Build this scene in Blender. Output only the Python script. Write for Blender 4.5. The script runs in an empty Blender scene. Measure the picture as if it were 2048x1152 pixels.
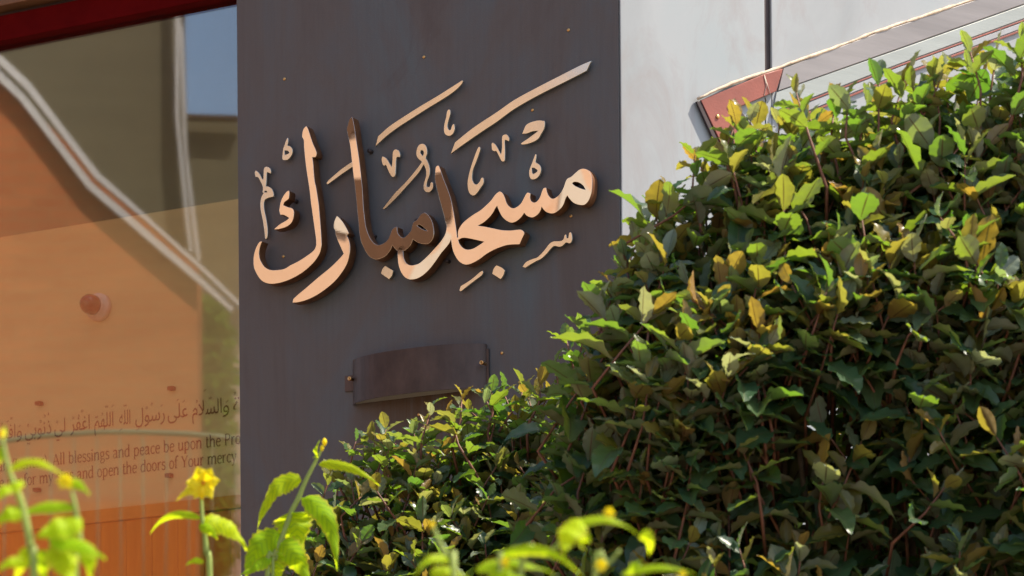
import bpy, bmesh, math, random
import numpy as np
from mathutils import Vector, Matrix, noise
from mathutils.bvhtree import BVHTree
random.seed(7); rng = np.random.default_rng(7)
sc = bpy.context.scene
COL = sc.collection
R = math.radians

# ------------------------------------------------------------------ camera
F = 6000.0                                  # focal length in pixels of the 2048 px wide picture
CX, HY = 1024.0, 2050.0                     # principal column, horizon row
cam_d = bpy.data.cameras.new('camera'); cam = bpy.data.objects.new('camera', cam_d); COL.objects.link(cam)
cam_d.sensor_width = 36; cam_d.lens = F / 2048 * 36
cam_d.shift_y = (HY - 576) / 2048
cam_d.clip_start = 0.1; cam_d.clip_end = 2000
EYE = Vector((0, 0, 1.6)); ROLL = -0.0079
CM = Matrix.Translation(EYE) @ Matrix.Rotation(R(90), 4, 'X') @ Matrix.Rotation(ROLL, 4, 'Z')
cam.matrix_world = CM
cam_d.dof.use_dof = True; cam_d.dof.focus_distance = 8.2; cam_d.dof.aperture_fstop = 5.8
sc.camera = cam

# ------------------------------------------------------------------ world and sun
SUN_EL = 55; SUN_DIR = Vector((0.98, 0.03, 0)).normalized()
w = bpy.data.worlds.new('World'); sc.world = w; w.use_nodes = True
nt = w.node_tree; nt.nodes.clear()
sky = nt.nodes.new('ShaderNodeTexSky'); sky.sky_type = 'NISHITA'; sky.sun_disc = False
sky.sun_elevation = R(SUN_EL); sky.sun_rotation = math.atan2(SUN_DIR.x, SUN_DIR.y)
sky.air_density = 1.0; sky.dust_density = 2.0; sky.ozone_density = 1.0
bg = nt.nodes.new('ShaderNodeBackground'); bg.inputs[1].default_value = 0.15
out = nt.nodes.new('ShaderNodeOutputWorld')
nt.links.new(sky.outputs[0], bg.inputs[0]); nt.links.new(bg.outputs[0], out.inputs[0])
sd = bpy.data.lights.new('sun', 'SUN'); sd.energy = 5.0; sd.angle = R(0.5); sd.color = (1, 0.90, 0.76)
sun = bpy.data.objects.new('sun', sd); COL.objects.link(sun)
sv = Vector((SUN_DIR.x * math.cos(R(SUN_EL)), SUN_DIR.y * math.cos(R(SUN_EL)), math.sin(R(SUN_EL))))
sun.rotation_euler = sv.to_track_quat('Z', 'Y').to_euler()
sc.view_settings.view_transform = 'Standard'; sc.view_settings.look = 'None'
sc.view_settings.exposure = 1.0; sc.view_settings.gamma = 1; sc.view_settings.use_curve_mapping = False

# ------------------------------------------------------------------ pixel helpers
def ray(px, py):
    d = Vector(((px - CX) / F, (HY - py) / F, -1.0))
    return (CM.to_3x3() @ d)                       # y component close to 1
def at(px, py, depth):
    d = ray(px, py); return EYE + d * (depth / d.y)
A = R(27.9)                                        # dark wall turned from frontal
T1 = Vector((math.cos(A), -math.sin(A), 0)); N1 = Vector((-math.sin(A), -math.cos(A), 0)); UP = Vector((0, 0, 1))
COR = at(1241, 300, 8.25); COR.z = 0               # the corner shared by both walls
W1 = Matrix(((T1.x, 0, N1.x, COR.x), (T1.y, 0, N1.y, COR.y), (0, 1, 0, 0), (0, 0, 0, 1)))
B_ = R(30)
T2 = Vector((math.cos(B_), math.sin(B_), 0)); N2 = Vector((math.sin(B_), -math.cos(B_), 0))
W2 = Matrix(((T2.x, 0, N2.x, COR.x), (T2.y, 0, N2.y, COR.y), (0, 1, 0, 0), (0, 0, 0, 1)))
def on(W, px, py, h=0.0):
    """picture point -> local (u, v) on the plane h metres in front of wall W"""
    n = Vector((W[0][2], W[1][2], W[2][2])); o = Vector((W[0][3], W[1][3], W[2][3])) + n * h
    d = ray(px, py); t = (o - EYE).dot(n) / d.dot(n)
    p = W.inverted() @ (EYE + d * t)
    return (p.x, p.y)

# ------------------------------------------------------------------ object helpers
def tag(o, label=None, cat=None, group=None, kind=None):
    if label: o['label'] = label
    if cat: o['category'] = cat
    if group: o['group'] = group
    if kind: o['kind'] = kind
    return o
def empty(name, M, label, cat, group=None):
    o = bpy.data.objects.new(name, None); COL.objects.link(o); o.empty_display_size = .05
    o.matrix_world = M; return tag(o, label, cat, group)
def mk(name, me, mat, parent=None):
    o = bpy.data.objects.new(name, me); COL.objects.link(o)
    if mat is not None:
        me.materials.clear(); me.materials.append(mat)
    if parent is not None: o.parent = parent
    return o
def smooth(me, v=True):
    me.polygons.foreach_set('use_smooth', [v] * len(me.polygons)); return me
def box_me(x0, x1, y0, y1, z0, z1, bev=0.0):
    bm = bmesh.new(); bmesh.ops.create_cube(bm, size=1)
    for v in bm.verts:
        v.co = Vector((x0 + (v.co.x + .5) * (x1 - x0), y0 + (v.co.y + .5) * (y1 - y0), z0 + (v.co.z + .5) * (z1 - z0)))
    if bev: bmesh.ops.bevel(bm, geom=bm.edges[:], offset=bev, segments=2, affect='EDGES', profile=.7)
    bmesh.ops.recalc_face_normals(bm, faces=bm.faces)
    me = bpy.data.meshes.new('m'); bm.to_mesh(me); bm.free(); return me
def eval_mesh(cu):
    o = bpy.data.objects.new('tmp', cu); COL.objects.link(o)
    dg = bpy.context.evaluated_depsgraph_get(); dg.update()
    me = bpy.data.meshes.new_from_object(o.evaluated_get(dg), depsgraph=dg)
    bpy.data.objects.remove(o); bpy.data.curves.remove(cu)
    return me
def prism_me(loops, z0, z1, bev=0.0012):
    """solid with the given 2-D outline (first) and holes (rest), between z0 and z1"""
    cu = bpy.data.curves.new('c', 'CURVE'); cu.dimensions = '2D'; cu.fill_mode = 'BOTH'
    cu.extrude = (z1 - z0) / 2 - bev; cu.bevel_depth = bev; cu.bevel_resolution = 1
    cu.offset = -bev
    for lp in loops:
        s = cu.splines.new('POLY'); s.points.add(len(lp) - 1); s.use_cyclic_u = True
        for i, p in enumerate(lp): s.points[i].co = (p[0], p[1], 0, 1)
    me = eval_mesh(cu)
    me.transform(Matrix.Translation((0, 0, (z0 + z1) / 2)))
    return me
def tube_np(pts, rads, sides=6, V=None, Fc=None):
    """append a tapered tube along pts to lists V, Fc"""
    if V is None: V, Fc = [], []
    base = len(V); n = len(pts)
    for i, p in enumerate(pts):
        a = pts[max(i - 1, 0)]; b = pts[min(i + 1, n - 1)]
        t = (Vector(b) - Vector(a)).normalized()
        x = t.orthogonal().normalized() if i == 0 else (x - t * x.dot(t)).normalized()
        y = t.cross(x)
        for k in range(sides):
            an = 2 * math.pi * k / sides
            V.append(Vector(p) + (x * math.cos(an) + y * math.sin(an)) * rads[i])
    for i in range(n - 1):
        for k in range(sides):
            a = base + i * sides + k; b = base + i * sides + (k + 1) % sides
            Fc.append((a, b, b + sides, a + sides))
    Fc.append(tuple(base + k for k in range(sides - 1, -1, -1)))
    Fc.append(tuple(base + (n - 1) * sides + k for k in range(sides)))
    return V, Fc
def vf_me(V, Fc, sm=True):
    me = bpy.data.meshes.new('m'); me.from_pydata([tuple(v) for v in V], [], Fc); me.update()
    return smooth(me, sm)
def lathe_me(prof, seg=24):
    """profile (r, z) revolved about z"""
    V, Fc = [], []
    for r, z in prof:
        for k in range(seg):
            a = 2 * math.pi * k / seg; V.append((r * math.cos(a), r * math.sin(a), z))
    for i in range(len(prof) - 1):
        for k in range(seg):
            a = i * seg + k; b = i * seg + (k + 1) % seg; Fc.append((a, b, b + seg, a + seg))
    Fc.append(tuple(range(seg))[::-1]); Fc.append(tuple((len(prof) - 1) * seg + k for k in range(seg)))
    return vf_me(V, Fc)
def catmull(pts, sub=4):
    """closed smooth curve; a third element marks a corner"""
    n = len(pts); outp = []
    corner = [len(p) > 2 for p in pts]; P = [Vector((p[0], p[1])) for p in pts]
    for i in range(n):
        p1, p2 = P[i], P[(i + 1) % n]
        p0 = P[i - 1] if not corner[i] else p1 - (p2 - p1) * .5
        p3 = P[(i + 2) % n] if not corner[(i + 1) % n] else p2 + (p2 - p1) * .5
        for s in range(sub):
            t = s / sub
            q = .5 * ((2 * p1) + (p2 - p0) * t + (2 * p0 - 5 * p1 + 4 * p2 - p3) * t * t + (3 * p1 - p0 - 3 * p2 + p3) * t ** 3)
            outp.append((q.x, q.y))
    return outp

# ------------------------------------------------------------------ materials
class Mt:
    def __init__(s, name):
        s.m = bpy.data.materials.new(name); s.m.use_nodes = True; s.t = s.m.node_tree; s.t.nodes.clear()
        s.o = s.n('ShaderNodeOutputMaterial')
    def n(s, typ, **kw):
        nd = s.t.nodes.new(typ)
        for k, v in kw.items(): setattr(nd, k, v)
        return nd
    def l(s, a, b): s.t.links.new(a, b)
    def coords(s, scale=(1, 1, 1), kind='Object'):
        tc = s.n('ShaderNodeTexCoord'); mp = s.n('ShaderNodeMapping'); mp.inputs['Scale'].default_value = scale
        s.l(tc.outputs[kind], mp.inputs[0]); return mp.outputs[0]
    def noise(s, scale, detail=4, vec=None, rough=.6, dist=0):
        nd = s.n('ShaderNodeTexNoise'); nd.inputs['Scale'].default_value = scale; nd.inputs['Detail'].default_value = detail
        nd.inputs['Roughness'].default_value = rough; nd.inputs['Distortion'].default_value = dist
        if vec is not None: s.l(vec, nd.inputs['Vector'])
        return nd.outputs[0]
    def ramp(s, fac, stops, interp='LINEAR'):
        r = s.n('ShaderNodeValToRGB'); r.color_ramp.interpolation = interp
        e = r.color_ramp.elements
        while len(e) < len(stops): e.new(.5)
        for i, (p, c) in enumerate(stops): e[i].position = p; e[i].color = (*c, 1) if len(c) == 3 else c
        s.l(fac, r.inputs[0]); return r.outputs[0]
    def mix(s, fac, a, b, typ='MIX'):
        m = s.n('ShaderNodeMix', data_type='RGBA', blend_type=typ)
        for sk, v in ((m.inputs[0], fac), (m.inputs[6], a), (m.inputs[7], b)):
            if hasattr(v, 'is_linked'): s.l(v, sk)
            elif isinstance(v, (int, float)): sk.default_value = v
            else: sk.default_value = (*v, 1)
        return m.outputs[2]
    def math(s, op, a, b=0.0, clamp=False):
        m = s.n('ShaderNodeMath', operation=op, use_clamp=clamp)
        for sk, v in ((m.inputs[0], a), (m.inputs[1], b)):
            if hasattr(v, 'is_linked'): s.l(v, sk)
            else: sk.default_value = v
        return m.outputs[0]
    def bsdf(s, col=(.5, .5, .5), rough=.5, metal=0, spec=.5, bump=None, bstr=.2, bdist=.01, link=True, coat=0):
        b = s.n('ShaderNodeBsdfPrincipled')
        if hasattr(col, 'is_linked'): s.l(col, b.inputs['Base Color'])
        else: b.inputs['Base Color'].default_value = (*col, 1)
        if hasattr(rough, 'is_linked'): s.l(rough, b.inputs['Roughness'])
        else: b.inputs['Roughness'].default_value = rough
        b.inputs['Metallic'].default_value = metal; b.inputs['Specular IOR Level'].default_value = spec
        b.inputs['Coat Weight'].default_value = coat
        if bump is not None:
            bp = s.n('ShaderNodeBump'); bp.inputs['Strength'].default_value = bstr; bp.inputs['Distance'].default_value = bdist
            s.l(bump, bp.inputs['Height']); s.l(bp.outputs[0], b.inputs['Normal'])
        if link: s.l(b.outputs[0], s.o.inputs[0])
        return b

def m_dark_clad():
    m = Mt('oxidised_dark_metal')
    v = m.coords((1, .35, 1)); a = m.noise(2.3, 7, v, .66, 1.0)
    c = m.ramp(a, [(.32, (.092, .070, .061)), (.46, (.108, .090, .082)), (.56, (.104, .100, .100)), (.70, (.104, .121, .128))])
    v2 = m.coords((30, 1.2, 1)); st = m.noise(3, 3, v2, .5)
    c = m.mix(m.ramp(st, [(.45, (0, 0, 0)), (.8, (.16, .16, .16))]), c, (.05, .038, .038))
    v3 = m.coords((1, 1, 1)); sp = m.noise(2.1, 5, v3, .7, 1.5)
    c = m.mix(m.ramp(sp, [(.62, (0, 0, 0)), (.75, (.45, .45, .45))]), c, (.075, .038, .030))
    # pale scratches and specks
    fl = m.noise(160, 1, m.coords((1, .5, 1)), .5)
    c = m.mix(m.ramp(fl, [(.74, (0, 0, 0)), (.80, (.35, .35, .35))]), c, (.16, .15, .15))
    # brown stain below the lamp, partly painted shade and reflection, in vertical streaks
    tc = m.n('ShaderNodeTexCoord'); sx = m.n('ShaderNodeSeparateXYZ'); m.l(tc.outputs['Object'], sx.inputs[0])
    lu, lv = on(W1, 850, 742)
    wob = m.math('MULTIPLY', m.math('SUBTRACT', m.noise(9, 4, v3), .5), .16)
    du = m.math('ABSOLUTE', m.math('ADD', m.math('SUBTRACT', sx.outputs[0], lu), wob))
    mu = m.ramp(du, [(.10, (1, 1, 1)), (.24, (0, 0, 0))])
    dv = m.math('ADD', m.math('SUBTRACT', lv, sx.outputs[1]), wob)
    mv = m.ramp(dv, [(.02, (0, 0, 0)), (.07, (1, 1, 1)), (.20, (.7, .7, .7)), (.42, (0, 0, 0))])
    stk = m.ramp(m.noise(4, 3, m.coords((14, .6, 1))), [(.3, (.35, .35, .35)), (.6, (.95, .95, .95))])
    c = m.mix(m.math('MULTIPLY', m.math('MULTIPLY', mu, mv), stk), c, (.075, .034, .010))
    fine = m.noise(420, 2, v3)
    c = m.mix(m.ramp(fine, [(.3, (.25,) * 3), (.7, (0,) * 3)]), c, (.04, .033, .034))
    m.bsdf(c, m.ramp(a, [(.3, (.5,) * 3), (.7, (0.66,) * 3)]), .1, .4, m.noise(240, 3, v3), .12, .003)
    return m.m
def m_white_wall():
    m = Mt('weathered_pale_panel')
    v = m.coords((1, .55, 1)); a = m.noise(2.4, 6, v, .6, .5)
    c = m.ramp(a, [(.3, (.255, .27, .275)), (.5, (.31, .325, .332)), (.7, (.28, .315, .325))])
    pk = m.noise(5, 6, m.coords((1, .4, 1)), .7, 1)
    c = m.mix(m.ramp(pk, [(.5, (0, 0, 0)), (.72, (.6, .6, .6))]), c, (.25, .21, .195))
    sp = m.noise(140, 2, m.coords())
    c = m.mix(m.ramp(sp, [(.74, (0, 0, 0)), (.8, (.6, .6, .6))]), c, (.22, .20, .18))
    m.bsdf(c, .55, 0, .4, m.noise(420, 3, m.coords()), .10, .002)
    return m.m
def m_simple(name, col, rough=.6, metal=0, var=.25, scale=8, spec=.4, bstr=.1, stretch=(1, 1, 1)):
    m = Mt(name); v = m.coords(stretch); a = m.noise(scale, 5, v, .6)
    lo = tuple(x * (1 - var) for x in col); hi = tuple(min(1, x * (1 + var)) for x in col)
    c = m.ramp(a, [(.3, lo), (.7, hi)])
    m.bsdf(c, rough, metal, spec, m.noise(scale * 20, 2, v), bstr, .003)
    return m.m
def m_copper_letter():
    m = Mt('polished_copper')
    v = m.coords(); a = m.noise(9, 4, v, .6, .8)
    c = m.ramp(a, [(.35, (.81, .65, .50)), (.6, (.84, .69, .55)), (.78, (.80, .59, .42))])
    scr = m.noise(60, 3, m.coords((1, .15, 1)), .6)
    c = m.mix(m.ramp(scr, [(.62, (0, 0, 0)), (.75, (.25, .25, .25))]), c, (.75, .48, .30))
    # stain round a few spots
    tar = m.noise(14, 5, v, .75, 1.2)
    c = m.mix(m.ramp(tar, [(.66, (0, 0, 0)), (.76, (.5, .5, .5))]), c, (.62, .30, .12))
    m.bsdf(c, m.ramp(scr, [(.6, (.006,) * 3), (.85, (.03,) * 3)]), 1.0, .5, m.noise(3.5, 2, v), .03, .001)
    return m.m
def m_copper_edge():
    m = Mt('copper_side_reflection'); v = m.coords(); a = m.noise(25, 4, v)
    c = m.ramp(a, [(.3, (.10, .036, .013)), (.7, (.19, .080, .030))])  # same copper as the faces; dark wall reflection painted into the side colour
    m.bsdf(c, .45, .25, .5, m.noise(160, 2, v), .1, .002); return m.m
def m_pale_brass():
    m = Mt('dull_brass'); v = m.coords(); a = m.noise(12, 4, v, .6, .5)
    c = m.ramp(a, [(.35, (.66, .58, .46)), (.55, (.72, .63, .50)), (.75, (.60, .57, .51))])
    m.bsdf(c, .11, 1, .5, m.noise(4, 2, v), .1, .004); return m.m
def m_glass():
    m = Mt('window_glass')
    tr = m.n('ShaderNodeBsdfTransparent'); tr.inputs[0].default_value = (.90, .93, .90, 1)
    gl = m.n('ShaderNodeBsdfGlossy'); gl.inputs['Roughness'].default_value = .018; gl.inputs[0].default_value = (1, 1, 1, 1)
    bp = m.n('ShaderNodeBump'); bp.inputs['Strength'].default_value = .022; bp.inputs['Distance'].default_value = .02
    m.l(m.noise(1.6, 1, m.coords((1, .7, 1)), .4), bp.inputs['Height']); m.l(bp.outputs[0], gl.inputs['Normal'])
    fr = m.n('ShaderNodeFresnel'); fr.inputs[0].default_value = 1.52
    fac = m.math('ADD', m.math('MULTIPLY', fr.outputs[0], 1.0), .07, True)
    mx = m.n('ShaderNodeMixShader'); m.l(fac, mx.inputs[0]); m.l(tr.outputs[0], mx.inputs[1]); m.l(gl.outputs[0], mx.inputs[2])
    m.l(mx.outputs[0], m.o.inputs[0]); return m.m
def m_brick(col=(.52, .25, .14), mortar=(.45, .36, .28)):
    m = Mt('brickwork'); b = m.n('ShaderNodeTexBrick'); m.l(m.coords((1, 1, 1)), b.inputs['Vector'])
    b.inputs['Scale'].default_value = 1; b.inputs['Brick Width'].default_value = .225; b.inputs['Row Height'].default_value = .075
    b.inputs['Mortar Size'].default_value = .008
    b.inputs['Color1'].default_value = (*col, 1); b.inputs['Color2'].default_value = (col[0] * .85, col[1] * .8, col[2] * .8, 1)
    b.inputs['Mortar'].default_value = (*mortar, 1)
    a = m.noise(1.3, 4, m.coords())
    m.bsdf(m.mix(m.ramp(a, [(.3, (.3,) * 3), (.7, (0,) * 3)]), b.outputs[0], tuple(x * .7 for x in col)), .85, 0, .3)
    return m.m
def m_elaeagnus():
    m = Mt('shrub_leaf')
    at_ = m.n('ShaderNodeAttribute', attribute_name='tint'); oi = m.n('ShaderNodeObjectInfo')
    rnd = m.math('FRACT', m.math('ADD', at_.outputs['Fac'], oi.outputs['Random']))
    yg = m.n('ShaderNodeAttribute', attribute_name='young').outputs['Fac']
    uv = m.n('ShaderNodeUVMap', uv_map='UVMap'); sx = m.n('ShaderNodeSeparateXYZ'); m.l(uv.outputs[0], sx.inputs[0])
    ax = m.math('ABSOLUTE', m.math('SUBTRACT', sx.outputs[0], .5))
    rib = m.math('LESS_THAN', ax, .028)
    vein = m.math('SINE', m.math('MULTIPLY', m.math('SUBTRACT', sx.outputs[1], m.math('MULTIPLY', ax, .55)), 62.0))
    vmask = m.math('MULTIPLY', m.math('GREATER_THAN', vein, .86), .35)
    top = m.ramp(rnd, [(0, (.036, .082, .044)), (.5, (.052, .115, .054)), (.85, (.085, .145, .055)), (1, (.125, .17, .12))])
    topy = m.ramp(rnd, [(0, (.22, .27, .20)), (.3, (.19, .24, .15)), (.38, (.17, .16, .04)), (.8, (.22, .16, .035)), (1, (.27, .15, .04))])
    und = m.ramp(rnd, [(0, (.17, .21, .15)), (.5, (.25, .27, .19)), (.8, (.26, .20, .11)), (1, (.42, .42, .33))])
    undy = m.ramp(rnd, [(0, (.40, .42, .32)), (.3, (.34, .34, .22)), (.38, (.20, .16, .04)), (.7, (.26, .17, .045)), (.88, (.32, .19, .06)), (1, (.38, .25, .12))])
    spk = m.noise(260, 2, m.coords())
    t = m.mix(yg, top, topy); u = m.mix(yg, und, undy)
    t = m.mix(m.ramp(spk, [(.6, (0, 0, 0)), (.75, (.3, .3, .3))]), t, (.20, .20, .14))
    u = m.mix(m.ramp(spk, [(.5, (0, 0, 0)), (.7, (.4, .4, .4))]), u, (.24, .12, .05))
    t = m.mix(m.math('MULTIPLY', rib, .7), t, (.17, .20, .07)); u = m.mix(m.math('MULTIPLY', rib, .8), u, (.16, .06, .025))
    t = m.mix(vmask, t, (.02, .05, .01))
    blot = m.noise(34, 4, m.coords(), .65, .6)
    t = m.mix(m.ramp(blot, [(.52, (0, 0, 0)), (.72, (.55, .55, .55))]), t, (.15, .17, .10))
    t = m.mix(m.ramp(m.noise(19, 5, m.coords(), .7), [(.64, (0, 0, 0)), (.70, (.7, .7, .7))]), t, (.16, .09, .035))
    geo = m.n('ShaderNodeNewGeometry')
    c = m.mix(geo.outputs['Backfacing'], t, u)
    ro = m.math('ADD', m.math('MULTIPLY', geo.outputs['Backfacing'], .25), .30)
    b = m.bsdf(c, ro, 0, .5, m.math('ADD', m.math('MULTIPLY', vmask, -1.0), m.math('MULTIPLY', spk, .15)), .35, .002, link=False)
    tl = m.n('ShaderNodeBsdfTranslucent')
    tc = m.mix(yg, m.ramp(rnd, [(0, (.11, .26, .014)), (1, (.25, .35, .018))]), m.ramp(rnd, [(0, (.34, .38, .14)), (.35, (.32, .33, .04)), (.7, (.36, .29, .03)), (1, (.42, .26, .03))]))
    tc = m.mix(m.math('MULTIPLY', rib, .85), tc, (.05, .03, .01))
    m.l(tc, tl.inputs[0])
    mx = m.n('ShaderNodeMixShader'); mx.inputs[0].default_value = .48
    m.l(b.outputs[0], mx.inputs[1]); m.l(tl.outputs[0], mx.inputs[2]); m.l(mx.outputs[0], m.o.inputs[0])
    return m.m
def m_kerria():
    m = Mt('bright_leaf')
    oi = m.n('ShaderNodeObjectInfo').outputs['Random']
    uv = m.n('ShaderNodeUVMap', uv_map='UVMap'); sx = m.n('ShaderNodeSeparateXYZ'); m.l(uv.outputs[0], sx.inputs[0])
    ax = m.math('ABSOLUTE', m.math('SUBTRACT', sx.outputs[0], .5))
    vein = m.math('SINE', m.math('MULTIPLY', m.math('SUBTRACT', sx.outputs[1], m.math('MULTIPLY', ax, .45)), 52.0))
    vm = m.math('MULTIPLY', m.math('GREATER_THAN', vein, .75), .5)
    c = m.ramp(oi, [(0, (.28, .50, .006)), (1, (.46, .60, .006))])
    edge = m.ramp(ax, [(.36, (0, 0, 0)), (.5, (1, 1, 1))])
    c = m.mix(edge, c, (.50, .46, .03))
    c = m.mix(vm, c, (.12, .28, .02))
    b = m.bsdf(c, .55, 0, .15, m.math('MULTIPLY', vm, -1.0), .3, .002, link=False)
    tl = m.n('ShaderNodeBsdfTranslucent')
    tc = m.mix(edge, m.ramp(oi, [(0, (.62, .84, .01)), (1, (.85, .92, .01))]), (.80, .74, .04))
    m.l(m.mix(vm, tc, (.25, .5, .02)), tl.inputs[0])
    mx = m.n('ShaderNodeMixShader'); mx.inputs[0].default_value = .6
    m.l(b.outputs[0], mx.inputs[1]); m.l(tl.outputs[0], mx.inputs[2]); m.l(mx.outputs[0], m.o.inputs[0])
    return m.m
def m_transl(name, col, tcol, f=.5):
    m = Mt(name); a = m.noise(60, 3, m.coords())
    b = m.bsdf(m.ramp(a, [(.3, tuple(x * .8 for x in col)), (.7, col)]), .55, 0, .3, link=False)
    tl = m.n('ShaderNodeBsdfTranslucent'); tl.inputs[0].default_value = (*tcol, 1)
    mx = m.n('ShaderNodeMixShader'); mx.inputs[0].default_value = f
    m.l(b.outputs[0], mx.inputs[1]); m.l(tl.outputs[0], mx.inputs[2]); m.l(mx.outputs[0], m.o.inputs[0]); return m.m
def m_wood(name, c0, c1, rough=.4, sc_=(22, 1.2, 22)):
    m = Mt(name); v = m.coords(sc_); a = m.noise(2.2, 6, v, .6, .4)
    oi = m.n('ShaderNodeObjectInfo').outputs['Random']
    c = m.ramp(a, [(.25, c0), (.75, c1)])
    c = m.mix(m.math('MULTIPLY', oi, .35), c, tuple(x * .6 for x in c0))
    m.bsdf(c, rough, 0, .4, a, .1, .002); return m.m

M = dict(
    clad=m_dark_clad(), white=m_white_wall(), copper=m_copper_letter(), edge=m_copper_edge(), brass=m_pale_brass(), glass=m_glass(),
    brass_edge=m_simple('brass_cut_edge', (.34, .32, .27), .45, .7, .2, 20),
    screw=m_simple('brass_screw', (.62, .36, .14), .35, 1, .2, 30),
    rust=m_simple('rust_red_metal', (.25, .068, .044), .5, .1, .22, 7, bstr=.15),
    dark_side=m_simple('dark_gap_and_shade_metal', (.045, .03, .028), .6, .2, .3, 8),
    frame_glare=m_simple('glare_grey_metal', (.25, .225, .21), .38, .2, .32, 2.2, stretch=(.25, 2.5, 1)),  # glare on the rust red frame painted in as grey
    frame_pale=m_simple('pale_grey_strip', (.31, .33, .305), .42, .1, .12, 5, stretch=(.25, 3, 1)),
    mastic=m_simple('sandy_sealant', (.66, .52, .38), .9, 0, .3, 60, bstr=.6),
    maroon=m_simple('maroon_frame_paint', (.085, .002, .002), .8, 0, .2, 6, spec=.03),
    beam=m_simple('dark_ochre_beam', (.16, .07, .03), .7, 0, .3, 5),
    lamp=m_simple('tarnished_copper_shade', (.070, .046, .038), .5, .4, .45, 9, stretch=(1, .5, 1)),
    diffuser=m_simple('opal_diffuser', (.36, .34, .30), .5, 0, .08, 4),
    tan=m_simple('tan_interior_panel', (.80, .54, .26), .7, 0, .10, 2, stretch=(.3, 3, 1)),
    olive=m_simple('olive_interior_wall', (.22, .17, .09), .8, 0, .15, 1.5),
    room=m_simple('room_plaster', (.55, .46, .36), .9, 0, .1, 2),
    oak=m_wood('orange_oak_board', (.62, .17, .012), (.78, .26, .02)),
    oakrail=m_wood('orange_oak_rail', (.62, .22, .03), (.7, .28, .05), sc_=(1.2, 22, 22)),
    ink=m_simple('red_brown_lettering', (.22, .012, .004), .6, 0, .1, 10),
    alarm_red=m_simple('red_alarm_dome', (.20, .016, .012), .25, 0, .1, 10, spec=.6),
    alarm_base=m_simple('cream_alarm_base', (.80, .56, .48), .5, 0, .1, 10),
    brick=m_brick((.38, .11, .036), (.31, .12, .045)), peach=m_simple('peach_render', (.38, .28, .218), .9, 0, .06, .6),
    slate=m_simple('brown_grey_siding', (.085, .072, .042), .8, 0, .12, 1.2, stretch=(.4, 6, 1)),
    brown_refl=m_simple('brown_reflected_tone', (.050, .022, .009), .8, 0, .25, 1, stretch=(3, .5, 1)),  # for the fascia and the added patches mirrored by letters
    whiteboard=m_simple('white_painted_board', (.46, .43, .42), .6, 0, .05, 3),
    grey_refl=m_simple('pale_grey_reflected_tone', (.36, .35, .33), .6, 0, .08, 1),  # only for added patches mirrored by letters
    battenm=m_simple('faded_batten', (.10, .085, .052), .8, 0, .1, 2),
    red_tint=m_simple('red_tint_panel_paint', (.40, .085, .008), .85, 0, .15, 2, stretch=(3, .4, 1)),  # colour of an added panel, set to redden the window reflection
    railgreen=m_simple('grey_green_rail', (.10, .13, .08), .5, .3, .1, 5),
    soil=m_simple('dark_soil', (.06, .042, .028), .95, 0, .4, 12, bstr=.6),
    grass=m_simple('brown_paving', (.24, .185, .13), .95, 0, .35, 3, bstr=.5),
    stone=m_simple('bed_edging_stone', (.30, .27, .23), .9, 0, .25, 8, bstr=.4),
    leaf=m_elaeagnus(), kleaf=m_kerria(),
    stem=m_simple('red_brown_twig', (.17, .066, .036), .6, 0, .35, 40),
    bark=m_simple('brown_bark', (.13, .085, .05), .85, 0, .4, 30, bstr=.5),
    kstem=m_transl('pale_green_stem', (.34, .42, .10), (.45, .55, .10), .3),
    petal=m_transl('yellow_petal', (.92, .74, .01), (1.0, .85, .01), .45),
    core=m_transl('orange_bud', (.75, .34, .02), (.8, .4, .02), .3),
    farleaf=m_transl('hedge_leaf', (.07, .17, .04), (.18, .36, .04), .4),
)

# ------------------------------------------------------------------ ground
def ground():
    me = box_me(-200, 200, -200, 200, -.3, 0)
    tag(mk('ground', me, M['grass']), 'warm brown paved ground around the building', kind='structure')
    o = mk('planting_bed', box_me(-1.6, 3.2, 3.6, 7.75, 0.0, 1.15, .03), M['soil']); tag(o, 'raised bed of dark soil under the shrubs', kind='structure')
ground()

# ------------------------------------------------------------------ the dark metal-clad wall
def build_dark_wall():
    uL = on(W1, 477, 500)[0]
    root = empty('metal_clad_wall', W1.copy(), 'dark brown grey metal clad wall panel carrying the large copper lettering', 'wall')
    me = box_me(uL, -.004, 0, 6.2, -.16, 0, .002)
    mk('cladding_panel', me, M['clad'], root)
    # screws: small brass studs dotted over the panel
    sm = lathe_me([(.0048, -.001), (.0048, .0015), (.003, .0028), (.0009, .003)], 10)
    for px, py in ((848, 114), (1137, 60), (569, 158), (1004, 706), (1142, 432), (567, 513), (838, 829), (1065, 220)):
        u, v = on(W1, px, py); o = mk('screw', sm, M['screw'], root); o.location = (u, v, 0)
    return uL
UL = build_dark_wall()

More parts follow.
